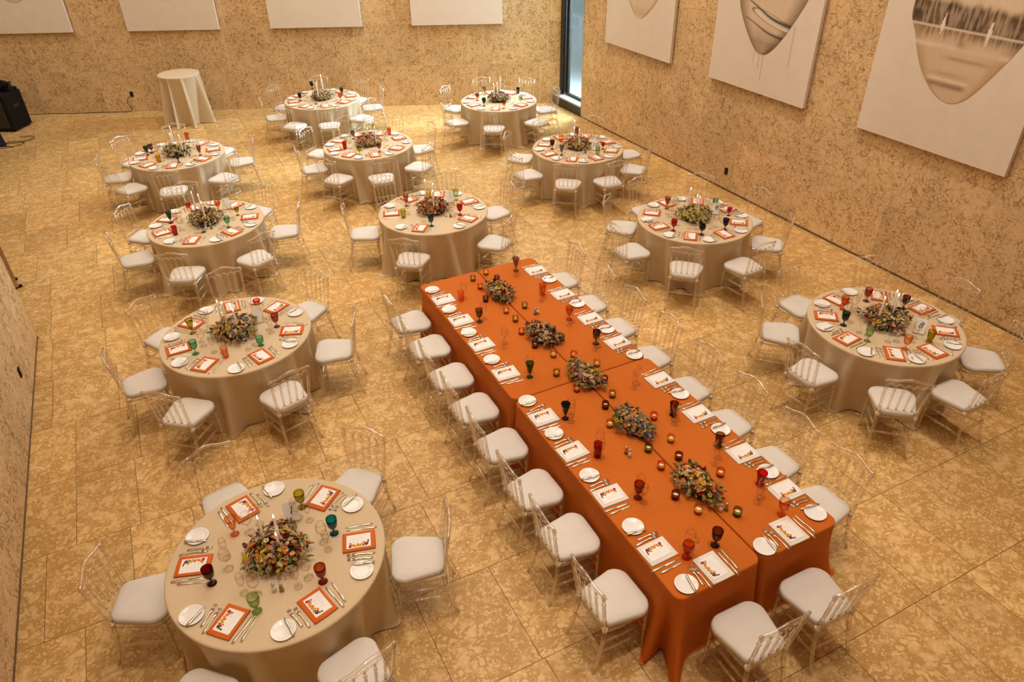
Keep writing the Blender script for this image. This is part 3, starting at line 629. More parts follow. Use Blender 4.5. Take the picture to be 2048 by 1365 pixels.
# ------------------------------------------------------------------ clear chairs
def chair_parts():
    P = []
    A = M['acrylic']
    # cushion: trapezoid with rounded corners, slightly domed
    def outl(wf, wb, d0, d1, r, n=5):
        cs = [(wf / 2, d1), (-wf / 2, d1), (-wb / 2, d0), (wb / 2, d0)]
        res = []
        for i, (x, y) in enumerate(cs):
            sx = 1 if x > 0 else -1; sy = 1 if y > 0 else -1
            rr = r * (1.25 if y > 0 else 0.9)
            cx, cy = x - sx * rr, y - sy * rr
            a0 = [0, PI / 2, PI, 3 * PI / 2][i]
            for k in range(n + 1):
                a = a0 + PI / 2 * k / n
                res.append((cx + rr * math.cos(a), cy + rr * math.sin(a)))
        return res
    O = outl(0.435, 0.355, -0.205, 0.205, 0.088)
    b = MB(); vs = []; fs = []
    rings = [(0.93, 0.446), (0.985, 0.452), (1.0, 0.470), (0.985, 0.490), (0.93, 0.500), (0.7, 0.506), (0.35, 0.509)]
    n = len(O)
    for s_, z in rings: vs += [(x * s_, y * s_, z) for x, y in O]
    vs.append((0, 0, 0.5095))
    for i in range(len(rings) - 1):
        for k in range(n): a, c = i * n + k, i * n + (k + 1) % n; fs.append((a, c, c + n, a + n))
    l0 = (len(rings) - 1) * n
    for k in range(n): fs.append((l0 + k, l0 + (k + 1) % n, len(vs) - 1))
    fs.append(tuple(range(n - 1, -1, -1)))
    b.add(vs, fs); P.append(('cushion', b.mesh('cushion', M['cushion'])))
    O2 = outl(0.415, 0.365, -0.20, 0.20, 0.06, 3); n = len(O2)
    b = MB(); vs = [(x, y, z) for z in (0.418, 0.445) for x, y in O2] + [(x * .85, y * .85, z) for z in (0.445, 0.418) for x, y in O2]
    fs = []
    for i in range(4):
        for k in range(n): a, c = i * n + k, i * n + (k + 1) % n; e, g = ((i + 1) % 4) * n + k, ((i + 1) % 4) * n + (k + 1) % n; fs.append((a, c, g, e))
    b.add(vs, fs); P.append(('seat_frame', b.mesh('seat_frame', A)))
    for s_ in (-1, 1):
        b = MB(); b.turned((s_ * 0.178, 0.165, 0), (s_ * 0.178, 0.165, 0.42), [(0, .010), (.06, .011), (.10, .015), (.13, .011), (.55, .015), (.70, .017), (.76, .012), (.79, .019), (.82, .013), (.85, .019), (.88, .014), (1, .017)])
        P.append(('leg', b.mesh('leg', A)))
        b = MB(); b.tube([(s_ * 0.165, -0.185, 0.43), (s_ * 0.168, -0.20, 0.30), (s_ * 0.176, -0.235, 0.12), (s_ * 0.182, -0.27, 0)], [.017, .016, .014, .012], 8)
        P.append(('leg', b.mesh('leg', A)))
        b = MB(); b.turned((s_ * 0.165, -0.188, 0.445), (s_ * 0.192, -0.247, 0.885), [(0, .016), (.10, .015), (.13, .019), (.17, .013), (.20, .018), (.24, .013), (.27, .018), (.31, .012), (.5, .015), (.72, .012), (.76, .017), (.80, .012), (1, .013)])
        P.append(('back_post', b.mesh('back_post', A)))
        b = MB(); b.lathe([(0.0, 0), (.021, 0.002), (.022, .03), (.017, .036), (0, .036)], 10, None, Matrix.Translation((s_ * 0.165, -0.188, 0.425)))
        P.append(('corner_cap', b.mesh('corner_cap', M['cap'])))
    def back(x, z):   # point on the reclined, slightly bowed back plane
        y = -0.188 - 0.059 * (z - 0.445) / 0.44 - 0.018 * (1 - (x / 0.19) ** 2)
        return (x, y, z)
    top = [(-.215, .872), (-.19, .89), (-.15, .892), (-.11, .900), (-.06, .918), (0, .928), (.06, .918), (.11, .900), (.15, .892), (.19, .89), (.215, .872)]
    b = MB(); b.tube([back(x, z) for x, z in top], [.008, .013, .012, .012, .013, .015, .013, .012, .012, .013, .008], 8); P.append(('crest_rail', b.mesh('crest_rail', A)))
    X = [-.188, -.112, -.037, .037, .112, .188]
    def scall(z0, amp):
        pts = []
        for i in range(5):
            for k in range(7):
                if i and k == 0: continue
                t = k / 6; x = X[i] + (X[i + 1] - X[i]) * t
                pts.append(back(x * (1 if z0 > 0.7 else 0.92), z0 + amp * math.sin(PI * t)))
        return pts
    b = MB(); b.tube(scall(0.825, 0.03), .0085, 7); P.append(('arched_rail', b.mesh('arched_rail', A)))
    b = MB(); b.tube(scall(0.545, -0.022), .0085, 7); P.append(('lower_rail', b.mesh('lower_rail', A)))
    for x in X[1:5]:
        b = MB(); b.turned(back(x * .92, 0.54), back(x, 0.835), [(0, .008), (.1, .008), (.14, .013), (.20, .008), (.24, .012), (.30, .008), (.55, .012), (.74, .008), (.79, .014), (.84, .008), (1, .008)], 8)
        P.append(('spindle', b.mesh('spindle', A)))
    tp = [(0, .008), (.30, .011), (.36, .016), (.40, .010), (.45, .016), (.50, .011), (.55, .016), (.60, .010), (.64, .016), (.70, .011), (1, .008)]
    for s_ in (-1, 1):
        for z in (0.20, 0.31):
            yb_ = -0.185 - 0.085 * (0.43 - z) / 0.43
            b = MB(); b.turned((s_ * 0.178, 0.165, z), (s_ * 0.172, yb_ + 0.006, z), tp, 8); P.append(('stretcher', b.mesh('stretcher', A)))
    for z in (0.24, 0.34):
        b = MB(); b.turned((-0.178, 0.165, z), (0.178, 0.165, z), tp, 8); P.append(('stretcher', b.mesh('stretcher', A)))
    b = MB(); b.turned((-0.17, -0.217, 0.25), (0.17, -0.217, 0.25), tp, 8); P.append(('stretcher', b.mesh('stretcher', A)))
    return P
CH = chair_parts()
def chair(x, y, rz, label, group='clear chairs with ivory cushions'):
    r = empty('clear_chair', (x, y, 0), rz, label=label, cat='chair', group=group)
    for n, me in CH: ob(n, me, r)
    return r

# ------------------------------------------------------------------ table linen
def round_cloth(R, H, seed, flare=0.16, nf=14, pool=0.05, seg=240, press=()):
    r = random.Random(seed)
    folds = []
    a = r.uniform(0, 1)
    while a < 2 * PI + 0.2:
        folds.append((a, r.uniform(0.06, 0.11), r.uniform(0.6, 1.3), r.uniform(-0.14, 0.14))); a += 2 * PI / nf * r.uniform(0.65, 1.35)
    def f(th, t):
        s_ = 0
        for (c, w, h, tw) in folds:
            d = (th - c - tw * t + PI) % (2 * PI) - PI
            w2 = w * (0.55 + 0.75 * t)
            s_ += h * math.exp(-(d / w2) ** 2)
        return s_
    def free(th):                 # how far this side is from any chair that is tucked in
        s_ = 1.0
        for c in press:
            d = (th - c + PI) % (2 * PI) - PI
            s_ *= 1 - math.exp(-(d / 0.30) ** 4)
        return s_
    V = [(0, 0, H)]; F_ = []
    rr = [0.3 * R, 0.7 * R, R - 0.02]
    for q in rr: V += [(q * math.cos(2 * PI * k / seg), q * math.sin(2 * PI * k / seg), H) for k in range(seg)]
    levels = [(0.0, R - 0.006, H - 0.001), (0.0, R, H - 0.006), (0.0, R + 0.003, H - 0.016)]
    T_ = [0.04, 0.10, 0.18, 0.28, 0.38, 0.48, 0.58, 0.68, 0.78, 0.87, 0.94, 0.985]
    for t, q, z in levels: V += [(q * math.cos(2 * PI * k / seg), q * math.sin(2 * PI * k / seg), z) for k in range(seg)]
    for t in T_:
        for k in range(seg):
            th = 2 * PI * k / seg
            ff = f(th, t)
            g = 1 - math.exp(-1.5 * ff); q = R + 0.003 + 0.010 * t + min(flare, .20) * (t ** 0.75) * (g - 0.9) + flare * 0.9 * t * g * free(th)
            z = (H - 0.016) * (1 - t) + 0.006 * t
            V.append((q * math.cos(th), q * math.sin(th), max(z, 0.008)))
    for k in range(seg):
        th = 2 * PI * k / seg
        ff = f(th, 1.0)
        g = 1 - math.exp(-1.5 * ff); q = R + 0.013 + min(flare, .20) * (g - 0.9) + flare * 0.9 * g * free(th) + pool * min(ff, 1.2) * (0.15 + 0.85 * free(th)) * (0.6 + 0.4 * math.sin(5 * th + seed))
        V.append((q * math.cos(th), q * math.sin(th), 0.006 + 0.006 * (math.sin(9 * th + seed) > 0.3)))
    for k in range(seg): F_.append((0, 1 + k, 1 + (k + 1) % seg))
    nl = (len(V) - 1) // seg
    for i in range(nl - 1):
        for k in range(seg):
            a_, c_ = 1 + i * seg + k, 1 + i * seg + (k + 1) % seg
            F_.append((a_, a_ + seg, c_ + seg, c_))
    b = MB(); b.add(V, F_); return b
TOPZ = 0.752
def round_table(k, x, y, rot, press=()):
    t = empty('round_table', (x, y, 0), rot, label='round banquet table hidden under cream cloth, ' + TNAME[k], cat='table', group='round banquet tables')
    b = MB(); b.lathe([(0, .725), (.755, .725), (.758, .735), (.755, .746), (0, .746)], 48, cap=False); ob('tabletop', b.mesh('tabletop', M['wood']), t)
    for i in range(4):
        a = PI / 4 + i * PI / 2
        b = MB(); b.tube([(.42 * math.cos(a), .42 * math.sin(a), .725), (.46 * math.cos(a), .46 * math.sin(a), 0)], .016, 8); ob('leg', b.mesh('leg', M['black_metal']), t)
    me = round_cloth(0.772, TOPZ, 10 + k, press=[a - rot for a in press]).mesh('tablecloth', M['linen'])
    ob('tablecloth', me, None, (x, y, 0), (0, 0, rot), label='cream linen tablecloth draped to the floor, ' + TNAME[k], cat='tablecloth', group='cream round tablecloths')
TNAME = {1: 'nearest left round table', 2: 'second left round table', 3: 'third left round table', 4: 'farthest left round table',
         7: 'nearest centre round table', 6: 'middle centre round table', 5: 'farthest centre round table',
         11: 'nearest right round table', 10: 'second right round table', 9: 'third right round table', 8: 'farthest right round table'}

def rect_cloth(x0, x1, y0, y1, H, lobes, wave=0.008, seed=0, cr=0.07):
    """lobes: (corner index, outward direction, size, offset along the edge, width); corners 0 (x0,y0) 1 (x1,y0) 2 (x1,y1) 3 (x0,y1)"""
    P = []
    cs = [(x0, y0), (x1, y0), (x1, y1), (x0, y1)]
    cc = [(x0 + cr, y0 + cr, PI), (x1 - cr, y0 + cr, 1.5 * PI), (x1 - cr, y1 - cr, 0), (x0 + cr, y1 - cr, 0.5 * PI)]
    for i in range(4):
        cx, cy, a0 = cc[i]
        for k in range(13):
            a = a0 + PI / 2 * k / 12
            P.append((cx + cr * math.cos(a), cy + cr * math.sin(a), math.cos(a), math.sin(a)))
        nx = cc[(i + 1) % 4]
        e0 = (cx + cr * math.cos(a0 + PI / 2), cy + cr * math.sin(a0 + PI / 2)); e1 = (nx[0] + cr * math.cos(nx[2]), nx[1] + cr * math.sin(nx[2]))
        Ln = math.hypot(e1[0] - e0[0], e1[1] - e0[1]); nn = max(10, int(Ln / 0.03))
        for k in range(1, nn):
            t = k / nn; P.append((e0[0] + (e1[0] - e0[0]) * t, e0[1] + (e1[1] - e0[1]) * t, math.cos(nx[2]), math.sin(nx[2])))
    n = len(P)
    def disp(p, t):
        x, y, nx, ny = p
        dx = dy = 0.0
        for (ci, dirx, diry, size, ox_, oy_, w) in lobes:
            qx, qy = cs[ci][0] + ox_, cs[ci][1] + oy_
            d = math.hypot(x - qx, y - qy)
            g = math.exp(-(d / (w * (0.6 + 0.6 * t))) ** 2) * size
            dx += dirx * g; dy += diry * g
        wv = wave * (math.sin(x * 9 + y * 7 + seed) + 0.6 * math.sin(x * 17 - y * 13 + 2 * seed) + 1.0)
        return dx * t ** 1.3 + nx * wv * t * outer(nx, ny, x, y), dy * t ** 1.3 + ny * wv * t * outer(nx, ny, x, y)
    def outer(nx, ny, x, y):
        s_ = 0
        if nx < -0.7 and x0 < 0.1: s_ = 1
        if nx > 0.7 and x1 > 1.4: s_ = 1
        if ny < -0.7 and y0 < -4.8: s_ = 1
        if ny > 0.7 and y1 > -0.1: s_ = 1
        return s_
    V = []; F_ = []
    mx, my = (x0 + x1) / 2, (y0 + y1) / 2
    V.append((mx, my, H))
    for s_ in (0.5,): V += [(mx + (p[0] - mx) * s_, my + (p[1] - my) * s_, H) for p in P]
    V += [(p[0] - p[2] * 0.012, p[1] - p[3] * 0.012, H) for p in P]
    V += [(p[0] - p[2] * 0.003, p[1] - p[3] * 0.003, H - 0.003) for p in P]
    V += [(p[0], p[1], H - 0.012) for p in P]
    for t in [0.06, 0.14, 0.22, 0.32, 0.42, 0.52, 0.62, 0.72, 0.82, 0.91, 0.975, 1.0]:
        for p in P:
            dx, dy = disp(p, t)
            if t == 1.0: dx *= 1.10; dy *= 1.10
            V.append((p[0] + dx, p[1] + dy, max(0.007, (H - 0.012) * (1 - t / 0.975))))
    for k in range(n): F_.append((0, 1 + k, 1 + (k + 1) % n))
    nl = (len(V) - 1) // n
    for i in range(nl - 1):
        for k in range(n):
            a_, c_ = 1 + i * n + k, 1 + i * n + (k + 1) % n
            F_.append((a_, a_ + n, c_ + n, c_))
    b = MB(); b.add(V, F_); return b
gp = 0.005
LC = [((0.0, 0.75 - gp, -2.44 + gp, 0.0), 'far left', [(3, -.7, .7, .10, .0, -.12, .07), (3, -.5, .8, .14, .12, 0, .07), (3, .7, -.7, .12, 0, 0, .035), (0, -1, 0, .05, 0, .05, .05)]),
      ((0.75 + gp, 1.5, -2.44 + gp, 0.0), 'far right', [(2, .7, .7, .10, .0, -.12, .07), (2, .5, .8, .14, -.12, 0, .07), (2, -.7, -.7, .12, 0, 0, .035), (1, 1, 0, .05, 0, .05, .05)]),
      ((0.0, 0.75 - gp, -4.88, -2.44 - gp), 'near left', [(0, -.9, -.35, .16, -.0, .16, .065), (0, -.55, -.85, .21, .05, .0, .055), (0, .7, .7, .16, .0, .06, .035), (3, -1, 0, .06, 0, -.05, .05), (1, 0, -1, .10, -.03, 0, .05)]),
      ((0.75 + gp, 1.5, -4.88, -2.44 - gp), 'near right', [(1, .95, -.3, .22, 0, .13, .08), (1, .4, -.9, .22, -.12, .0, .08), (1, -.7, .7, .15, -.01, .01, .035), (2, 1, 0, .06, 0, -.05, .05), (0, 0, -1, .10, .03, 0, .05)])]
for i, ((x0, x1, y0, y1), w_, lob) in enumerate(LC):
    t = empty('banquet_table', ((x0 + x1) / 2, (y0 + y1) / 2, 0), label='rectangular table hidden under the ' + w_ + ' orange cloth', cat='table', group='tables under the orange cloths')
    hx, hy = (x1 - x0) / 2 - 0.04, (y1 - y0) / 2 - 0.04
    b = MB(); b.box(-hx, hx, -hy, hy, .715, .742); ob('tabletop', b.mesh('tabletop', M['wood'], False), t)
    for sx in (-1, 1):
        for sy in (-1, 1):
            b = MB(); b.tube([(sx * (hx - .08), sy * (hy - .15), .715), (sx * (hx - .08), sy * (hy - .15), 0)], .016, 8); ob('leg', b.mesh('leg', M['black_metal']), t)
    ob('tablecloth', rect_cloth(x0, x1, y0, y1, TOPZ, lob, seed=i * 1.7).mesh('tablecloth', M['orange_linen']), label='bright orange tablecloth covering the ' + w_ + ' quarter of the long table', cat='tablecloth', group='orange tablecloths on the long table')

# tall cocktail table by the back wall
ct = empty('cocktail_table', (-1.47, 10.74, 0), label='tall round cocktail table hidden under plain cloth by back wall', cat='table')
b = MB(); b.lathe([(0, 1.04), (.39, 1.04), (.39, 1.060), (0, 1.060)], 32, cap=False); ob('tabletop', b.mesh('tabletop', M['wood']), ct)
b = MB(); b.lathe([(.22, 0), (.22, .02), (.03, .04), (.03, 1.04)], 20); ob('pedestal', b.mesh('pedestal', M['black_metal']), ct)
ob('tablecloth', round_cloth(0.43, 1.07, 77, flare=0.24, nf=9, pool=0.07).mesh('tablecloth', M['linen']), None, (-1.47, 10.74, 0), label='plain cream cloth pooling on floor around the tall cocktail table', cat='tablecloth')

# ------------------------------------------------------------------ tableware meshes
def me_plate():
    b = MB(); b.lathe([(0, 0), (.045, 0), (.05, .002), (.075, .010), (.082, .013), (.0825, .015), (.080, .0155), (.070, .0125), (.052, .006), (.045, .005), (0, .005)], 32, cap=False)
    return b.mesh('bread_plate', M['china'], angle=60)
def me_fork(L=0.20):
    b = MB(); h = L / 2
    def strip(st, z=0.002):
        vs = []
        for (y, w, zz) in st: vs += [(-w, y, zz), (w, y, zz), (w, y, zz + z), (-w, y, zz + z)]
        fs = []
        for i in range(len(st) - 1):
            for k in range(4): a, c = i * 4 + k, i * 4 + (k + 1) % 4; fs.append((a, c, c + 4, a + 4))
        fs += [(3, 2, 1, 0), tuple(len(vs) - 4 + k for k in range(4))]
        b.add(vs, fs)
    strip([(-h, .0085, .001), (-h + .03, .009, .002), (-h + .07, .0045, .005), (h - .075, .0035, .008), (h - .06, .010, .005), (h - .048, .0125, .003)])
    for x in (-.0105, -.0035, .0035, .0105): strip([(h - .049, .0022, .003), (h - .02, .0018, .003), (h, .001, .007)])if False else b.box(x - .0018, x + .0018, h - .049, h, .003, .0052)
    return b.mesh('fork', M['steel'])
def me_knife(L=0.225, wb=0.0095, name='knife'):
    b = MB(); h = L / 2
    st = [(-h, .0075, .004), (-h + .03, .0085, .006), (0.0 - .01, .006, .005), (.0, .005, .003), (.01, wb * .9, .0016), (h - .03, wb, .0014), (h - .008, wb * .6, .0014), (h, .001, .001)]
    vs = []
    for (y, w, z) in st: vs += [(-w, y, .0005), (w, y, .0005), (w, y, .0005 + z), (-w, y, .0005 + z)]
    fs = []
    for i in range(len(st) - 1):
        for k in range(4): a, c = i * 4 + k, i * 4 + (k + 1) % 4; fs.append((a, c, c + 4, a + 4))
    fs += [(3, 2, 1, 0), tuple(len(vs) - 4 + k for k in range(4))]
    b.add(vs, fs); return b.mesh(name, M['steel'])
def folded(w, l, layers, mat, th=0.0032):
    """a folded napkin: leaves of cloth with a rolled edge on one side"""
    b = MB()
    for i in range(layers):
        o_ = 0.0022 * (i % 2); z = i * th
        x0, x1, y0, y1 = -w / 2 + o_, w / 2 - o_ * 0.5, -l / 2 + 0.002 * i, l / 2 - o_
        rbox(b, x0, x1, y0, y1, z, z + th * 0.93, 0.0011)
    b.tube([(-w / 2, -l / 2 + .006, th * layers / 2), (0, -l / 2 + .003, th * layers / 2 + .0006), (w / 2, -l / 2 + .006, th * layers / 2)], th * layers / 2, 8)
    return b.mesh('napkin', mat)
NZ_O = 0.0032 * 4; NZ_W = 0.0032 * 3
ME_NAPO = folded(.178, .238, 4, M['orange_napkin']); ME_NAPW = folded(.185, .235, 3, M['white_napkin'])
b = MB(); b.box(-.0625, .0625, -.088, .088, 0, .0014); ME_CARD = b.mesh('menu_card', M['card'], False)
def me_print(seed, dense=1.0):
    r = random.Random(seed); b = MB()
    def disc(x, y, rad, mat, n=6, z=.0016, el=1.0, rot=0):
        vs = [(x, y, z)] + [(x + rad * math.cos(2 * PI * k / n + rot) * (1 if el == 1 else 1), y + rad * el * math.sin(2 * PI * k / n + rot), z) for k in range(n)]
        b.add(vs, [(0, 1 + k, 1 + (k + 1) % n) for k in range(n)], mat)
    # a garland from the upper left corner down the left edge to the foot
    pts = [(-.042, .062, 'red', .009), (-.030, .050, 'peach', .006), (-.040, .036, 'orange', .008), (-.047, .020, 'mustard', .007), (-.038, .006, 'orange', .0085), (-.046, -.010, 'peach', .007),
           (-.036, -.022, 'mustard', .0075), (-.044, -.036, 'sage', .007), (-.030, -.048, 'red', .006), (-.040, -.058, 'burgundy', .008), (-.026, -.066, 'sage', .006), (-.022, -.036, 'orange', .005), (-.020, .060, 'pink', .005), (-.012, -.070, 'burgundy', .0045)]
    for (x, y, c, q) in pts:
        for j in range(5):
            a = j * 2 * PI / 5 + r.random()
            disc(x + q * .85 * math.cos(a), y + q * .85 * math.sin(a), q * .80, M['p_' + c], 5)
        disc(x, y, q * .25, M['p_brown'], 5, .0018)
    for j in range(9):
        x, y = -.045 + r.uniform(0, .035), r.uniform(-.07, .07); disc(x, y, .004, M['p_sage'], 4, .0015, .4, r.uniform(0, 3))
    for j, (w, y) in enumerate(((.020, .040), (.034, .022), (.030, .010), (.038, -.004), (.026, -.018), (.034, -.032))):
        b.box(.018 - w / 2, .018 + w / 2, y, y + .0012, .00145, .0016, M['ink_pale'])
    return b.mesh('floral_print', None, False)
ME_PRINT = me_print(1)
for v_ in ME_PRINT.vertices:
    if v_.co.x < .005: v_.co.x = -.044 + (v_.co.x + .044) * 1.15
ME_PLATE = me_plate(); ME_FORK = me_fork(.20); ME_SFORK = me_fork(.18); ME_KNIFE = me_knife(.225); ME_SKNIFE = me_knife(.205, .008); ME_BK = me_knife(.165, .008, 'butter_knife')
# glass profiles: outside from foot to lip, then the inside back down
def shell(foot, out, th=.0016):
    inner = [(max(r - th, 0.0), z) for r, z in reversed(out)]
    inner[-1] = (0.0, out[0][1] + .004)
    return foot + out + inner
FOOT = lambda r, s, zb: [(0, 0), (r, 0), (r, .003), (r * .45, .007), (s * 1.4, .014), (s, .02), (s, zb - .012), (s * 1.5, zb - .005)]
PROF = {
 'goblet': (shell(FOOT(.034, .0065, .062), [(.014, .062), (.028, .072), (.036, .090), (.039, .120), (.041, .160)]), 14, .160),
 'small_goblet': (shell(FOOT(.028, .005, .050), [(.012, .050), (.024, .060), (.030, .078), (.032, .120)]), 14, .120),
 'flared': (shell(FOOT(.032, .006, .055), [(.012, .055), (.020, .068), (.028, .100), (.036, .140), (.043, .172)]), 14, .172),
 'round': (shell(FOOT(.036, .0055, .062), [(.014, .062), (.034, .074), (.044, .098), (.043, .125), (.037, .150)]), 18, .150),
 'stubby': (shell(FOOT(.030, .009, .034), [(.018, .034), (.034, .044), (.040, .070), (.038, .110)]), 14, .110),
 'tumbler': ([(0, 0), (.029, 0), (.030, .004), (.034, .06), (.038, .125), (.0362, .125), (.032, .06), (.027, .012), (0, .012)], 12, .125),
 'tall_tumbler': ([(0, 0), (.030, 0), (.031, .004), (.034, .08), (.037, .150), (.0352, .150), (.032, .08), (.027, .012), (0, .012)], 16, .150),
 'footed': ([(0, 0), (.034, 0), (.034, .006), (.022, .014), (.026, .024), (.034, .07), (.042, .135), (.0402, .135), (.032, .07), (.022, .03), (0, .028)], 10, .135),
 'bowl': ([(0, 0), (.024, 0), (.028, .004), (.040, .025), (.041, .055), (.0392, .055), (.036, .026), (0, .010)], 16, .055),
 'wine': (shell(FOOT(.036, .0035, .088), [(.006, .088), (.024, .098), (.038, .120), (.041, .145), (.037, .175), (.032, .198)], .0012), 20, .198),
 'flute': (shell(FOOT(.032, .0035, .080), [(.005, .080), (.018, .096), (.026, .125), (.027, .160), (.025, .190)], .0012), 16, .190),
}
_gm = {}
def glass_mesh(kind, mat):
    k = (kind, mat.name)
    if k not in _gm:
        p, seg, h = PROF[kind]; b = MB(); b.lathe(p, seg, cap=False)
        facet = kind in ('footed', 'tumbler', 'stubby')
        _gm[k] = b.mesh(kind, mat, smooth=not facet)
    return _gm[k]
def me_shaker(fill):
    b = MB(); b.lathe([(0, 0), (.019, 0), (.020, .004), (.014, .05), (.011, .062), (0, .062)], 12, cap=False); g = b.mesh('body', M['clear_glass'])
    b = MB(); b.lathe([(0, .003), (.0165, .003), (.012, .046), (0, .046)], 12, cap=False); f = b.mesh('filling', fill)
    b = MB(); b.lathe([(0, .0615), (.0115, .0615), (.012, .070), (.008, .078), (0, .080)], 12, cap=False); t = b.mesh('cap', M['steelgrey'])
    return g, f, t
SH_S, SH_P = me_shaker(M['salt']), me_shaker(M['pepper'])
def shaker(name, x, y, where):
    p = SH_S if name == 'salt_shaker' else SH_P
    r = empty(name, (x, y, TOPZ + .0005), label=('white salt shaker' if name == 'salt_shaker' else 'brown pepper shaker') + ' with metal cap, ' + where, cat='salt shaker' if name == 'salt_shaker' else 'pepper shaker', group=name.replace('_', ' ') + 's')
    for n, me in zip(('body', 'filling', 'cap'), p): ob(n, me, r)

CNAME = dict(dark_red='dark red', red='bright red', peach='pale peach', olive='olive green', teal='teal blue', rust='rust brown', pale_green='pale green', sea_green='sea green', rose='dusky rose', coral='coral',
             green='dark green', smoke='smoky grey', orange='orange', navy='navy blue', yellow='yellow', dark_purple='dark purple', yellow_green='yellow green', dark_teal='dark teal', amber_green='brown and green', sea_green_deep='green', amber='amber', brown='smoky brown', plum='plum')
KNAME = dict(goblet='goblet', small_goblet='small goblet', flared='flared goblet', round='round-bowled goblet', stubby='short goblet', tumbler='tumbler', tall_tumbler='tall tumbler', footed='footed tumbler', bowl='low bowl glass')

# ------------------------------------------------------------------ one place setting
DIRS = ['far', 'far left', 'left', 'near left', 'near', 'near right', 'right', 'far right']
def dir_names(angs):
    """which side of the table each seat is on, as the camera sees it"""
    cand = []
    for i, a in enumerate(angs):
        rel = (a - 63.6) % 360
        for j in range(8):
            d = abs((rel - 45 * j + 180) % 360 - 180); cand.append((d, i, j))
    cand.sort(); got = {}; used = set()
    for d, i, j in cand:
        if i not in got and j not in used: got[i] = DIRS[j]; used.add(j)
    return [got[i] for i in range(len(angs))]
def setting(px, py, inward, where, white=False, shift=0.0, rs=None, glasses=2, clear_pos=None):
    """(px, py) the table edge before the guest, inward the heading towards the table's middle"""
    r = rs or rnd
    c, s_ = math.cos(inward), math.sin(inward)
    def P(x, y): return (px + s_ * x + c * y, py - c * x + s_ * y)
    rz = inward - PI / 2
    z = TOPZ + .0006
    j = lambda a: r.uniform(-a, a)
    def put(name, me, x, y, dz, rot, label, cat, group):
        q = P(x, y); return ob(name, me, None, (q[0], q[1], z + dz), (0, 0, rz + rot), label=label, cat=cat, group=group)
    sy = shift
    nr = j(.05)
    put('napkin', ME_NAPW if white else ME_NAPO, 0, .182 + sy, 0, nr, ('folded white napkin' if white else 'folded burnt orange napkin') + ', ' + where, 'napkin', 'folded napkins')
    nz = NZ_W if white else NZ_O
    m = put('menu_card', ME_CARD, j(.006), .180 + sy + j(.004), nz + .0006, nr + j(.03), 'white floral menu card on napkin, ' + where, 'menu card', 'menu cards')
    ob('floral_print', ME_PRINT, m)
    pa = j(.12)
    put('bread_plate', ME_PLATE, -.268 + j(.01), .155 + sy + j(.01), 0, 0, 'small white bread plate, ' + where, 'plate', 'bread plates')
    put('butter_knife', ME_BK, -.222 + j(.012), .150 + sy + j(.01), .0160, -.12 + pa, 'butter knife across the bread plate, ' + where, 'knife', 'butter knives')
    put('salad_fork', ME_SFORK, -.155 + j(.006), .185 + sy + j(.015), 0, j(.08), 'outer silver fork, ' + where, 'fork', 'outer forks')
    put('dinner_fork', ME_FORK, -.118 + j(.004), .165 + sy + j(.01), 0, j(.06), 'inner silver fork, ' + where, 'fork', 'inner forks')
    put('dinner_knife', ME_KNIFE, .122 + j(.004), .160 + sy + j(.008), 0, j(.05), 'inner silver dinner knife, ' + where, 'knife', 'dinner knives')
    put('salad_knife', ME_SKNIFE, .158 + j(.006), .190 + sy + j(.015), 0, j(.08), 'outer silver knife, ' + where, 'knife', 'outer knives')
    cp_ = clear_pos or ((.060, .425), (-.03, .40))
    if glasses >= 1:
        put('wine_glass', glass_mesh('wine', M['clear_glass']), cp_[0][0] + j(.012), cp_[0][1] + sy + j(.012), 0, 0, 'clear wine glass, ' + where, 'glass', 'clear wine glasses')
    if glasses >= 2:
        put('champagne_flute', glass_mesh('flute', M['clear_glass']), cp_[1][0] + j(.012), cp_[1][1] + sy + j(.012), 0, 0, 'clear champagne flute, ' + where, 'glass', 'clear champagne flutes')

# ------------------------------------------------------------------ flowers
def petal_disc(b, n, r0, r1, lift, mat, tilt=0.0, w=0.42, zo=0.0):
    for k in range(n):
        a = 2 * PI * k / n; ca, sa = math.cos(a), math.sin(a)
        hw = w * r1
        pts = [(r0, 0, zo), ((r0 + r1) * .55, hw, zo + lift * .6), (r1, 0, zo + lift), ((r0 + r1) * .55, -hw, zo + lift * .6)]
        b.add([(x * ca - y * sa, x * sa + y * ca, z) for x, y, z in pts], [(0, 3, 2, 1)], mat)
def me_daisy(col, n=10):
    b = MB(); petal_disc(b, n, .002, .021, .003, M['p_' + col], w=.22); b.lathe([(0, .001), (.006, .001), (.005, .005), (0, .006)], 7, M['p_brown'], cap=False); return b.mesh('daisy', None, False)
def me_mum(col, R=.022):
    b = MB()
    for i in range(5): petal_disc(b, 11 - i, .001, R * (1 - .17 * i), .004 + .006 * i, M['p_' + col], w=.20, zo=.001 + .0022 * i)
    return b.mesh('chrysanthemum', None, False)
def me_rose(col):
    b = MB()
    for i in range(4): petal_disc(b, 6, .001, .020 * (1 - .2 * i), .012 + .004 * i, M['p_' + col], w=.5, zo=.001 * i)
    return b.mesh('rose', None, False)
def me_yarrow(col):
    b = MB(); r = random.Random(3)
    for i in range(34):
        a = i * 2.4; q = .034 * math.sqrt(i / 34); b.lathe([(0, 0), (.0055, .004), (.005, .009), (0, .011)], 6, M['p_' + col], Matrix.Translation((q * math.cos(a), q * math.sin(a), .012 * (1 - (q / .034) ** 2))), cap=False)
    return b.mesh('yarrow_head', None, False)
def me_cornflower():
    b = MB(); petal_disc(b, 9, .002, .017, .006, M['p_blue'], w=.3); petal_disc(b, 6, .001, .009, .008, M['p_lilac'], w=.3, zo=.002); return b.mesh('cornflower', None, False)
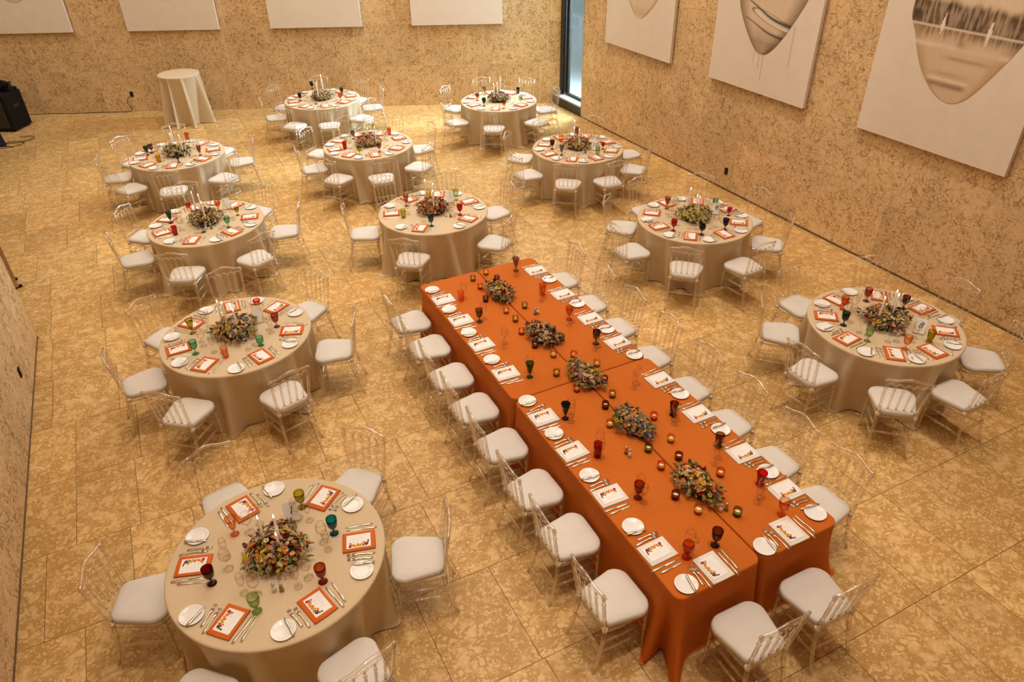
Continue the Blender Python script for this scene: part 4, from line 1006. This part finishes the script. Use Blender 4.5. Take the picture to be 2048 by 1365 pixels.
def me_leaf(mat, L=.045, W=.018, curl=.008):
    b = MB(); n = 6; vs = []
    for i in range(n + 1):
        t = i / n; w = W * math.sin(PI * min(1, t * .92 + .04)) ** .8
        vs += [(-w, t * L, curl * math.sin(t * PI) + .003), (0, t * L, curl * math.sin(t * PI)), (w, t * L, curl * math.sin(t * PI) + .003)]
    fs = []
    for i in range(n):
        for k in (0, 1): a = i * 3 + k; fs.append((a, a + 1, a + 4, a + 3))
    b.add(vs, fs, mat); return b.mesh('leaf', None)
DAISY = {c: me_daisy(c) for c in ('yellow', 'pale_yellow', 'orange', 'cream')}
MUM = {c: me_mum(c) for c in ('orange', 'red', 'burgundy', 'pink', 'peach', 'cream', 'yellow', 'lilac')}
ROSE = {c: me_rose(c) for c in ('peach', 'pink', 'cream', 'red')}
YAR = me_yarrow('mustard'); CORN = me_cornflower()
LEAF = [me_leaf(M['p_sage'], .042, .018), me_leaf(M['p_leaf'], .060, .009), me_leaf(M['p_dark_leaf'], .055, .014)]
def frame_at(nv, spin):
    q = Vector(nv).to_track_quat('Z', 'Y'); return (q.to_matrix() @ Matrix.Rotation(spin, 3, 'Z'))
def bouquet(x, y, rx, ry, h, pal, seed, label, nbig=26, nleaf=22, nfill=230, rz=0.0, extra=()):
    r = random.Random(seed)
    root = empty('flower_centrepiece', (x, y, TOPZ + .001), rz, label=label, cat='flowers', group='flower centrepieces')
    # a low tray of floral foam under the blooms
    b = MB(); b.lathe([(0, 0), (.85, 0), (.95, .2), (.85, .50), (.55, .78), (0, .9)], 18, None, Matrix.Diagonal((rx * .8, ry * .8, h * .8, 1)), cap=False); ob('foam_base', b.mesh('foam_base', M['p_dark_leaf']), root)
    def spot(lo=0.0, hi=1.0, rad=1.0):
        a = r.uniform(0, 2 * PI); u = r.uniform(lo, hi) ** .5
        bump = 1 + .10 * math.sin(3 * a + seed) + .07 * math.sin(5 * a + 2 * seed)
        px, py = rx * u * math.cos(a) * bump, ry * u * math.sin(a) * bump
        pz = h * math.sqrt(max(0.05, 1 - (u * .96) ** 2)) * rad * r.uniform(.82, 1.12)
        nv = Vector((px / rx ** 2, py / ry ** 2, 1.1 * pz / h ** 2 * .55)).normalized()
        return (px * rad, py * rad, max(pz, .02)), nv
    # filler: tiny blossoms, seed heads and foliage in one mass
    b = MB()
    for i in range(int(nfill * 1.1)):
        p, nv = spot(.05, 1.0, r.uniform(.8, 1.03)); R3 = frame_at((nv + Vector((r.uniform(-.6, .6), r.uniform(-.6, .6), r.uniform(-.4, .5)))).normalized(), r.uniform(0, 6))
        L = r.uniform(.022, .046); W = L * r.uniform(.20, .40)
        mt = M[r.choice(('p_leaf', 'p_leaf', 'p_dark_leaf', 'p_dark_leaf', 'p_sage', 'p_straw'))]
        pts = [Vector(q) for q in ((0, 0, 0), (W, L * .5, .004), (0, L, .0), (-W, L * .5, .004))]
        b.add([Vector(p) + R3 @ q for q in pts], [(0, 1, 2, 3)], mt)
    for i in range(nfill):
        p, nv = spot(.0, 1.0, r.uniform(.94, 1.08)); mt = M['p_' + r.choice(pal)]
        R3 = frame_at((nv + Vector((r.uniform(-.4, .4), r.uniform(-.4, .4), r.uniform(0, .4)))).normalized(), r.uniform(0, 6))
        s_ = r.uniform(.007, .0135)
        for q in range(r.choice((1, 2, 3))):
            off = Vector((r.uniform(-.012, .012), r.uniform(-.012, .012), r.uniform(-.004, .008))) if q else Vector()
            base = Vector(p) + R3 @ off
            for k in range(5):
                a = 2 * PI * k / 5
                pts = [Vector((0, 0, 0)), Vector((math.cos(a - .5) * s_, math.sin(a - .5) * s_, .002)), Vector((math.cos(a) * s_ * 1.2, math.sin(a) * s_ * 1.2, .003)), Vector((math.cos(a + .5) * s_, math.sin(a + .5) * s_, .002))]
                b.add([base + R3 @ w_ for w_ in pts], [(0, 1, 2, 3)], mt)
            b.add([base + R3 @ Vector(w_) for w_ in ((-.0018, -.0018, .003), (.0018, -.0018, .003), (0, .0022, .0034))], [(0, 1, 2)], M['p_brown'])
    # wispy stems that stick out
    for i in range(nfill // 6):
        p, nv = spot(.5, 1.0); p = Vector(p); e = p + nv * r.uniform(.015, .045) + Vector((0, 0, r.uniform(-.01, .012)))
        side = nv.cross(Vector((0, 0, 1))).normalized() * .0009
        b.add([p - side, p + side, e], [(0, 1, 2)], M['p_leaf'])
        mt = M['p_' + r.choice(('straw', 'cream', 'brown', pal[0]))]
        b.lathe([(0, -.003), (.0028, 0), (0, .004)], 5, mt, Matrix.Translation(e), cap=False)
    ob('small_blossoms', b.mesh('small_blossoms', None, False), root, kind='stuff')
    big = []
    for i in range(nbig):
        best = None
        for t_ in range(14):
            p, nv = spot(.0, .96, 1.0)
            d = min([(Vector(p) - q).length for q in big] or [9])
            if best is None or d > best[0]: best = (d, p, nv)
        d, p, nv = best; big.append(Vector(p))
        c = extra[i] if i < len(extra) else r.choice(pal)
        if c == 'yarrow': me, nm, sc_ = YAR, 'yarrow_head', r.uniform(.8, 1.05)
        elif c == 'blue': me, nm, sc_ = CORN, 'cornflower', r.uniform(.85, 1.1)
        elif c == 'daisy': me, nm, sc_ = DAISY[r.choice(('yellow', 'pale_yellow'))], 'daisy', r.uniform(.85, 1.1)
        elif c in DAISY and r.random() < .5: me, nm, sc_ = DAISY[c], 'daisy', r.uniform(.7, 1.0)
        elif c in ROSE and r.random() < .5: me, nm, sc_ = ROSE[c], 'rose', r.uniform(.8, 1.25)
        elif c in MUM: me, nm, sc_ = MUM[c], 'chrysanthemum', r.uniform(.7, 1.15)
        else: me, nm, sc_ = MUM['cream'], 'chrysanthemum', r.uniform(.5, .8)
        R3 = frame_at(nv, r.uniform(0, 6))
        ob(nm, me, root, Vector(p) + nv * .006, R3.to_euler(), sc_ * 1.15)
    for i in range(nleaf):
        p, nv = spot(.55, 1.0, 1.02)
        out_ = Vector((nv.x, nv.y, r.uniform(-.15, .35))).normalized()
        zax = (Vector((0, 0, 1)) + .5 * nv - out_ * out_.z).normalized(); xax = out_.cross(zax).normalized(); zax = xax.cross(out_)
        R3 = Matrix((xax, out_, zax)).transposed() @ Matrix.Rotation(r.uniform(-.5, .5), 3, 'Z')
        ob('leaf', LEAF[r.choice((0, 0, 1, 2))], root, p, R3.to_euler(), r.uniform(.7, 1.15))
    return root

ME_TAPER = {}
def candle(x, y, zt, label):
    hz = zt - TOPZ - .030
    base = hz - .24
    r = empty('taper_candle', (x, y, TOPZ + .001), label=label, cat='candle', group='ivory taper candles')
    b = MB(); b.lathe([(0, 0), (.035, 0), (.034, .005), (.008, .012), (.006, .03), (.006, base - .02), (.013, base - .008), (.014, base + .012), (.0, base + .012)], 14, cap=False)
    ob('candlestick', b.mesh('candlestick', M['clear_glass']), r)
    b = MB(); b.lathe([(0, base + .002), (.011, base + .002), (.0095, hz - .004), (.006, hz), (0, hz)], 12, cap=False); ob('wax', b.mesh('wax', M['wax'], angle=50), r)
    b = MB(); b.tube([(0, 0, hz - .002), (0, 0, hz + .008)], .0008, 5); ob('wick', b.mesh('wick', M['ink']), r)
    b = MB(); b.lathe([(0, hz + .003), (.0045, hz + .009), (.0050, hz + .014), (.003, hz + .023), (0, hz + .032)], 10, cap=False); ob('flame', b.mesh('flame', M['flame']), r)
VG = {}
def votive(x, y, k, label):
    if not VG:
        for c in VT:
            b = MB(); b.lathe([(0, 0), (.029, 0), (.031, .004), (.034, .066), (.0325, .066), (.029, .008), (0, .007)], 18, cap=False); VG[c] = b.mesh('cup', M['votive_' + c])
        b = MB(); b.lathe([(0, .0075), (.0275, .0075), (.029, .030), (.027, .033), (0, .031)], 16, cap=False); VG['wax'] = b.mesh('wax', M['votive_wax'])
        b = MB(); b.lathe([(0, .033), (.003, .036), (.0032, .040), (0, .050)], 8, cap=False); VG['flame'] = b.mesh('flame', M['votive_flame'])
    r = empty('votive_candle', (x, y, TOPZ + .0008), label=label, cat='candle', group='glass votive candles')
    ob('cup', VG[k], r); ob('wax', VG['wax'], r); ob('flame', VG['flame'], r)

def number_card(x, y, n, where):
    # faces the camera side of the room
    a = math.atan2(-7.1 - y, -2.3 - x) + PI / 2
    r = empty('table_number', (x, y, TOPZ + .001), a, label=('white table number card reading %s' % n if n else 'small white table number card') + ' in clear stand, ' + where, cat='table number', group='table number cards')
    tilt = Matrix.Rotation(-0.5, 4, 'X')
    b = MB(); b.box(-.052, .052, -.002, .0, .010, .165, None, tilt); ob('card', b.mesh('card', M['card'], False), r)
    b = MB(); b.box(-.056, .056, .0005, .003, .004, .172, None, tilt); b.box(-.056, .056, -.03, .06, 0, .004); ob('stand', b.mesh('stand', M['clear_glass'], False), r)
    if n:
        cu = bpy.data.curves.new('numeral', 'FONT'); cu.body = n; cu.size = .085; cu.align_x = 'CENTER'; cu.align_y = 'CENTER'; cu.extrude = .0004; cu.shear = .25
        tmp = bpy.data.objects.new('numeral_outline', cu); COL.objects.link(tmp)
        bpy.context.view_layer.update()
        me = bpy.data.meshes.new_from_object(tmp.evaluated_get(bpy.context.evaluated_depsgraph_get()))
        bpy.data.objects.remove(tmp); me.materials.clear(); me.materials.append(M['ink'])
        ob('numeral', me, r, tilt @ Vector((0, -.0026, .095)), (PI / 2 - 0.5, 0, 0))

# ------------------------------------------------------------------ lay out the round tables
PAL = {1: ['yellow', 'orange', 'red', 'cream', 'cream', 'pink', 'straw', 'lilac', 'peach', 'mustard', 'burgundy'], 2: ['yellow', 'cream', 'straw', 'burgundy', 'orange', 'cream', 'blue', 'mustard', 'straw'],
       3: ['cream', 'straw', 'burgundy', 'brown', 'cream', 'yellow', 'pink'], 4: ['leaf', 'sage', 'cream', 'straw', 'burgundy', 'yellow', 'brown'], 5: ['pink', 'peach', 'cream', 'sage', 'straw'],
       6: ['orange', 'peach', 'cream', 'pink', 'straw', 'red'], 7: ['orange', 'red', 'peach', 'cream', 'pink', 'burgundy', 'straw'], 8: ['pink', 'burgundy', 'straw', 'cream', 'peach', 'lilac', 'sage'],
       9: ['orange', 'cream', 'peach', 'straw', 'burgundy', 'pink'], 10: ['yellow', 'mustard', 'cream', 'straw', 'pale_yellow', 'straw', 'sage'], 11: ['yellow', 'burgundy', 'lilac', 'cream', 'orange', 'red', 'straw', 'cream', 'leaf']}
FL = {1: 'round centrepiece of yellow, red and cream flowers', 2: 'round centrepiece with yellow yarrow and small blue flowers', 3: 'round centrepiece of cream and burgundy flowers', 4: 'dark green leafy round centrepiece with cream flowers',
      5: 'round centrepiece of soft pink and cream flowers', 6: 'round centrepiece of coral and cream flowers', 7: 'round centrepiece of red, coral and peach flowers', 8: 'round centrepiece of plum and straw coloured flowers',
      9: 'round centrepiece of orange and blush flowers', 10: 'round centrepiece of pale yellow flowers', 11: 'round centrepiece of purple, yellow and red flowers'}
PALX = {1: ['yarrow', 'yarrow', 'daisy', 'daisy', 'daisy', 'daisy', 'daisy', 'daisy', 'daisy', 'orange', 'orange', 'red', 'red', 'blue', 'burgundy', 'pink', 'pink', 'burgundy'], 2: ['yarrow', 'yarrow', 'blue', 'blue', 'burgundy', 'burgundy', 'daisy', 'orange', 'pink'],
        10: ['yarrow', 'yellow', 'yellow', 'blue', 'cream'], 11: ['yarrow', 'yarrow', 'daisy', 'daisy', 'daisy', 'red', 'lilac', 'lilac', 'burgundy', 'orange']}
for k, (cx, cy) in CENTRES.items():
    near = k in (1, 2, 11, 10, 7)
    angs = ANGLES[k]
    round_table(k, cx, cy, 0.4 * k, [math.radians(a) for a in angs])
    angs = ANGLES[k]; dn = dir_names(angs)
    rs = random.Random(40 + k)
    R = 0.765
    for a, d in zip(angs, dn):
        t = math.radians(a)
        dist = .995 + rs.uniform(-.012, .02)
        chair(cx + dist * math.cos(t), cy + dist * math.sin(t), t + PI / 2 + rs.uniform(-.07, .07), 'clear acrylic chair with ivory cushion, %s side of %s' % (d, TNAME[k]))
        setting(cx + R * math.cos(t), cy + R * math.sin(t), t + PI, '%s seat, %s' % (d, TNAME[k]), rs=rs)
    seen = {}
    for (x, y, kind, col) in TABLE_GLASSES[k]:
        ph = CNAME[col] + ' ' + KNAME[kind]
        seen[ph] = seen.get(ph, 0) + 1
        side = ''
        if sum(1 for q in TABLE_GLASSES[k] if (q[2], q[3]) == (kind, col)) > 1:
            side = 'the nearer one' if seen[ph] == 2 else 'the farther one'
        ob(kind if kind in ('goblet', 'tumbler') else {'small_goblet': 'goblet', 'flared': 'goblet', 'round': 'goblet', 'stubby': 'goblet', 'tall_tumbler': 'tumbler', 'footed': 'tumbler', 'bowl': 'bowl_glass'}[kind],
           glass_mesh(kind, tint_mat(col)), None, (x, y, TOPZ + .0008), (0, 0, rs.uniform(0, 6)), label='%s on %s%s' % (ph, TNAME[k], (', ' + side) if side else ''), cat='glass', group='coloured glasses')
    bouquet(cx, cy, .225, .225, .165, PAL[k], 60 + k, FL[k] + ' on ' + TNAME[k], nbig=(46 if k in (1, 2) else 32), nleaf=(24 if near else 12), nfill=(420 if near else 330), extra=PALX.get(k, ()))
    cs = sorted(CANDLES[k], key=lambda c: -(c[2]))
    for (x, y, z), w_ in zip(cs, ('tallest', 'middle', 'shortest')):
        candle(x, y, z, '%s lit ivory taper candle among the flowers, %s' % (w_, TNAME[k]))
    cf = {1: 1.08, 2: 1.7, 10: 1.4}.get(k, 1.25)
    if k in NUMBERS: number_card(cx + (NUMBERS[k][0] - cx) * cf, cy + (NUMBERS[k][1] - cy) * cf, NUMBERS[k][2], TNAME[k])
    if k in SHAKERS_ROUND:
        (a0, a1), (b0, b1) = SHAKERS_ROUND[k]
        dd = math.hypot(a0 - b0, a1 - b1)
        if dd < .05: b0 += .02; b1 -= .008; a0 -= .005
        shaker('salt_shaker', a0, a1, TNAME[k]); shaker('pepper_shaker', b0, b1, TNAME[k])

# ------------------------------------------------------------------ the long table
ORD = ['first', 'second', 'third', 'fourth', 'fifth', 'sixth', 'seventh', 'last']
LV = [.45, .95, 1.475, 2.035, 2.785, 3.285, 3.855, 4.47]; RV = [.35, .99, 1.58, 2.10, 2.82, 3.39, 3.97, 4.455]
LCV = [.30, .88, 1.49, 2.07, 2.67, 3.29, 3.86, 4.49]; RCV = [.29, .94, 1.53, 2.17, 2.80, 3.39, 3.98, 4.53]
rs = random.Random(9)
for i in range(8):
    w = '%s seat from far end, left side of orange table' % ORD[i]
    chair(-.24, -LCV[i], -PI / 2 + rs.uniform(-.03, .03), 'clear acrylic chair, %s' % w)
    setting(0.0, -LV[i], 0.0, w, True, -.055, rs, glasses=2 if i not in (0, 1, 3) else 1, clear_pos=((.075, .40), (.165, .37)))
    w = '%s seat from far end, right side of orange table' % ORD[i]
    chair(1.74, -RCV[i], PI / 2 + rs.uniform(-.03, .03), 'clear acrylic chair, %s' % w)
    setting(1.50, -RV[i], PI, w, True, -.055, rs, clear_pos=((.05, .40), (.0, .46)))
for x, d, xc in ((.39, 'left', .43), (1.10, 'right', 1.06)):
    w = '%s seat at near end of orange table' % d
    chair(xc, -5.15, rs.uniform(-.05, .05), 'clear acrylic chair, %s' % w)
    setting(x, -4.88, PI / 2, w, True, -.07, rs, glasses=0)
LG = ['first place, left side', 'second place, left side', 'fourth place, left side', 'fifth place, left side', 'sixth place, left side', 'seventh place, left side', 'last place, left side', 'left place at near end', 'right place at near end',
      'first place, right side', 'second place, right side', 'third place, right side', 'fourth place, right side', 'sixth place, right side', 'seventh place, right side', 'last place, right side']
for (x, y, kind, col), w in zip(LONG_GLASSES, LG):
    ob({'goblet': 'goblet', 'flared': 'goblet', 'round': 'goblet'}.get(kind, 'tumbler'), glass_mesh(kind, tint_mat(col)), None, (x, y, TOPZ + .0008), (0, 0, rs.uniform(0, 6)),
       label='%s %s on orange table, %s' % (CNAME[col], KNAME[kind], w), cat='glass', group='coloured glasses')
LF = [(.73, -.66, ['cream', 'yellow', 'peach', 'red', 'lilac', 'leaf', 'straw'], 'farthest'), (.74, -1.66, ['cream', 'burgundy', 'straw', 'red', 'lilac', 'cream'], 'second'), (.745, -2.47, ['cream', 'lilac', 'yellow', 'red', 'peach', 'pale_yellow'], 'middle'),
      (.76, -3.26, ['peach', 'orange', 'cream', 'yellow', 'blue', 'lilac', 'straw'], 'fourth'), (.78, -4.10, ['yellow', 'cream', 'orange', 'red', 'lilac', 'peach', 'burgundy'], 'nearest')]
LX = [['daisy', 'red', 'blue', 'pink', 'burgundy'], ['yarrow', 'red', 'burgundy', 'red', 'daisy'], ['daisy', 'daisy', 'daisy', 'red', 'lilac', 'lilac', 'burgundy'], ['daisy', 'blue', 'blue', 'yarrow', 'lilac', 'red', 'daisy'], ['daisy', 'daisy', 'daisy', 'blue', 'blue', 'red', 'burgundy', 'red', 'orange', 'orange', 'yellow', 'lilac']]
for i, (x, y, pal, w) in enumerate(LF):
    bouquet(x, y, .125, .225, .145, pal, 90 + i, '%s of five low flower arrangements along the orange table' % w, nbig=32, nleaf=24, nfill=340, rz=.10, extra=LX[i])
vc = {}
tot = {}
VN = dict(olive='olive green', pale='pale yellow', amber='amber pink', brown='dark brown', green='mossy green')
for (x, y, c) in VOTIVES: tot[c] = tot.get(c, 0) + 1
srt = sorted(VOTIVES, key=lambda v: -v[1])
NUM = ['first', 'second', 'third', 'fourth', 'fifth', 'sixth', 'seventh', 'eighth', 'ninth', 'tenth']
fy = [-.66, -1.66, -2.47, -3.26, -4.10]
for (x, y, c) in srt:
    i = vc.get(c, 0); vc[c] = i + 1
    # keep the cup clear of the flower mound
    for (fx, fyy, _, _) in LF:
        ex, ey = (x - fx) / .155, (y - fyy) / .25
        d = math.hypot(ex, ey)
        if d < 1.0: x = fx + (x - fx) / d; y = fyy + (y - fyy) / d
    votive(x, y, c, '%s of the %s glass votive candles from far end of orange table' % (NUM[i], VN[c]))
for i in range(3):
    (ax_, ay_), (bx_, by_) = SHAKERS_LONG[2 * i], SHAKERS_LONG[2 * i + 1]
    w = ('near sixth place of orange table', 'by the nearest orange table flowers', 'by second flowers of orange table')[i]
    shaker('pepper_shaker' if i != 1 else 'salt_shaker', ax_, ay_, w); shaker('salt_shaker' if i != 1 else 'pepper_shaker', bx_ + (.01 if i == 2 else 0), by_, w)
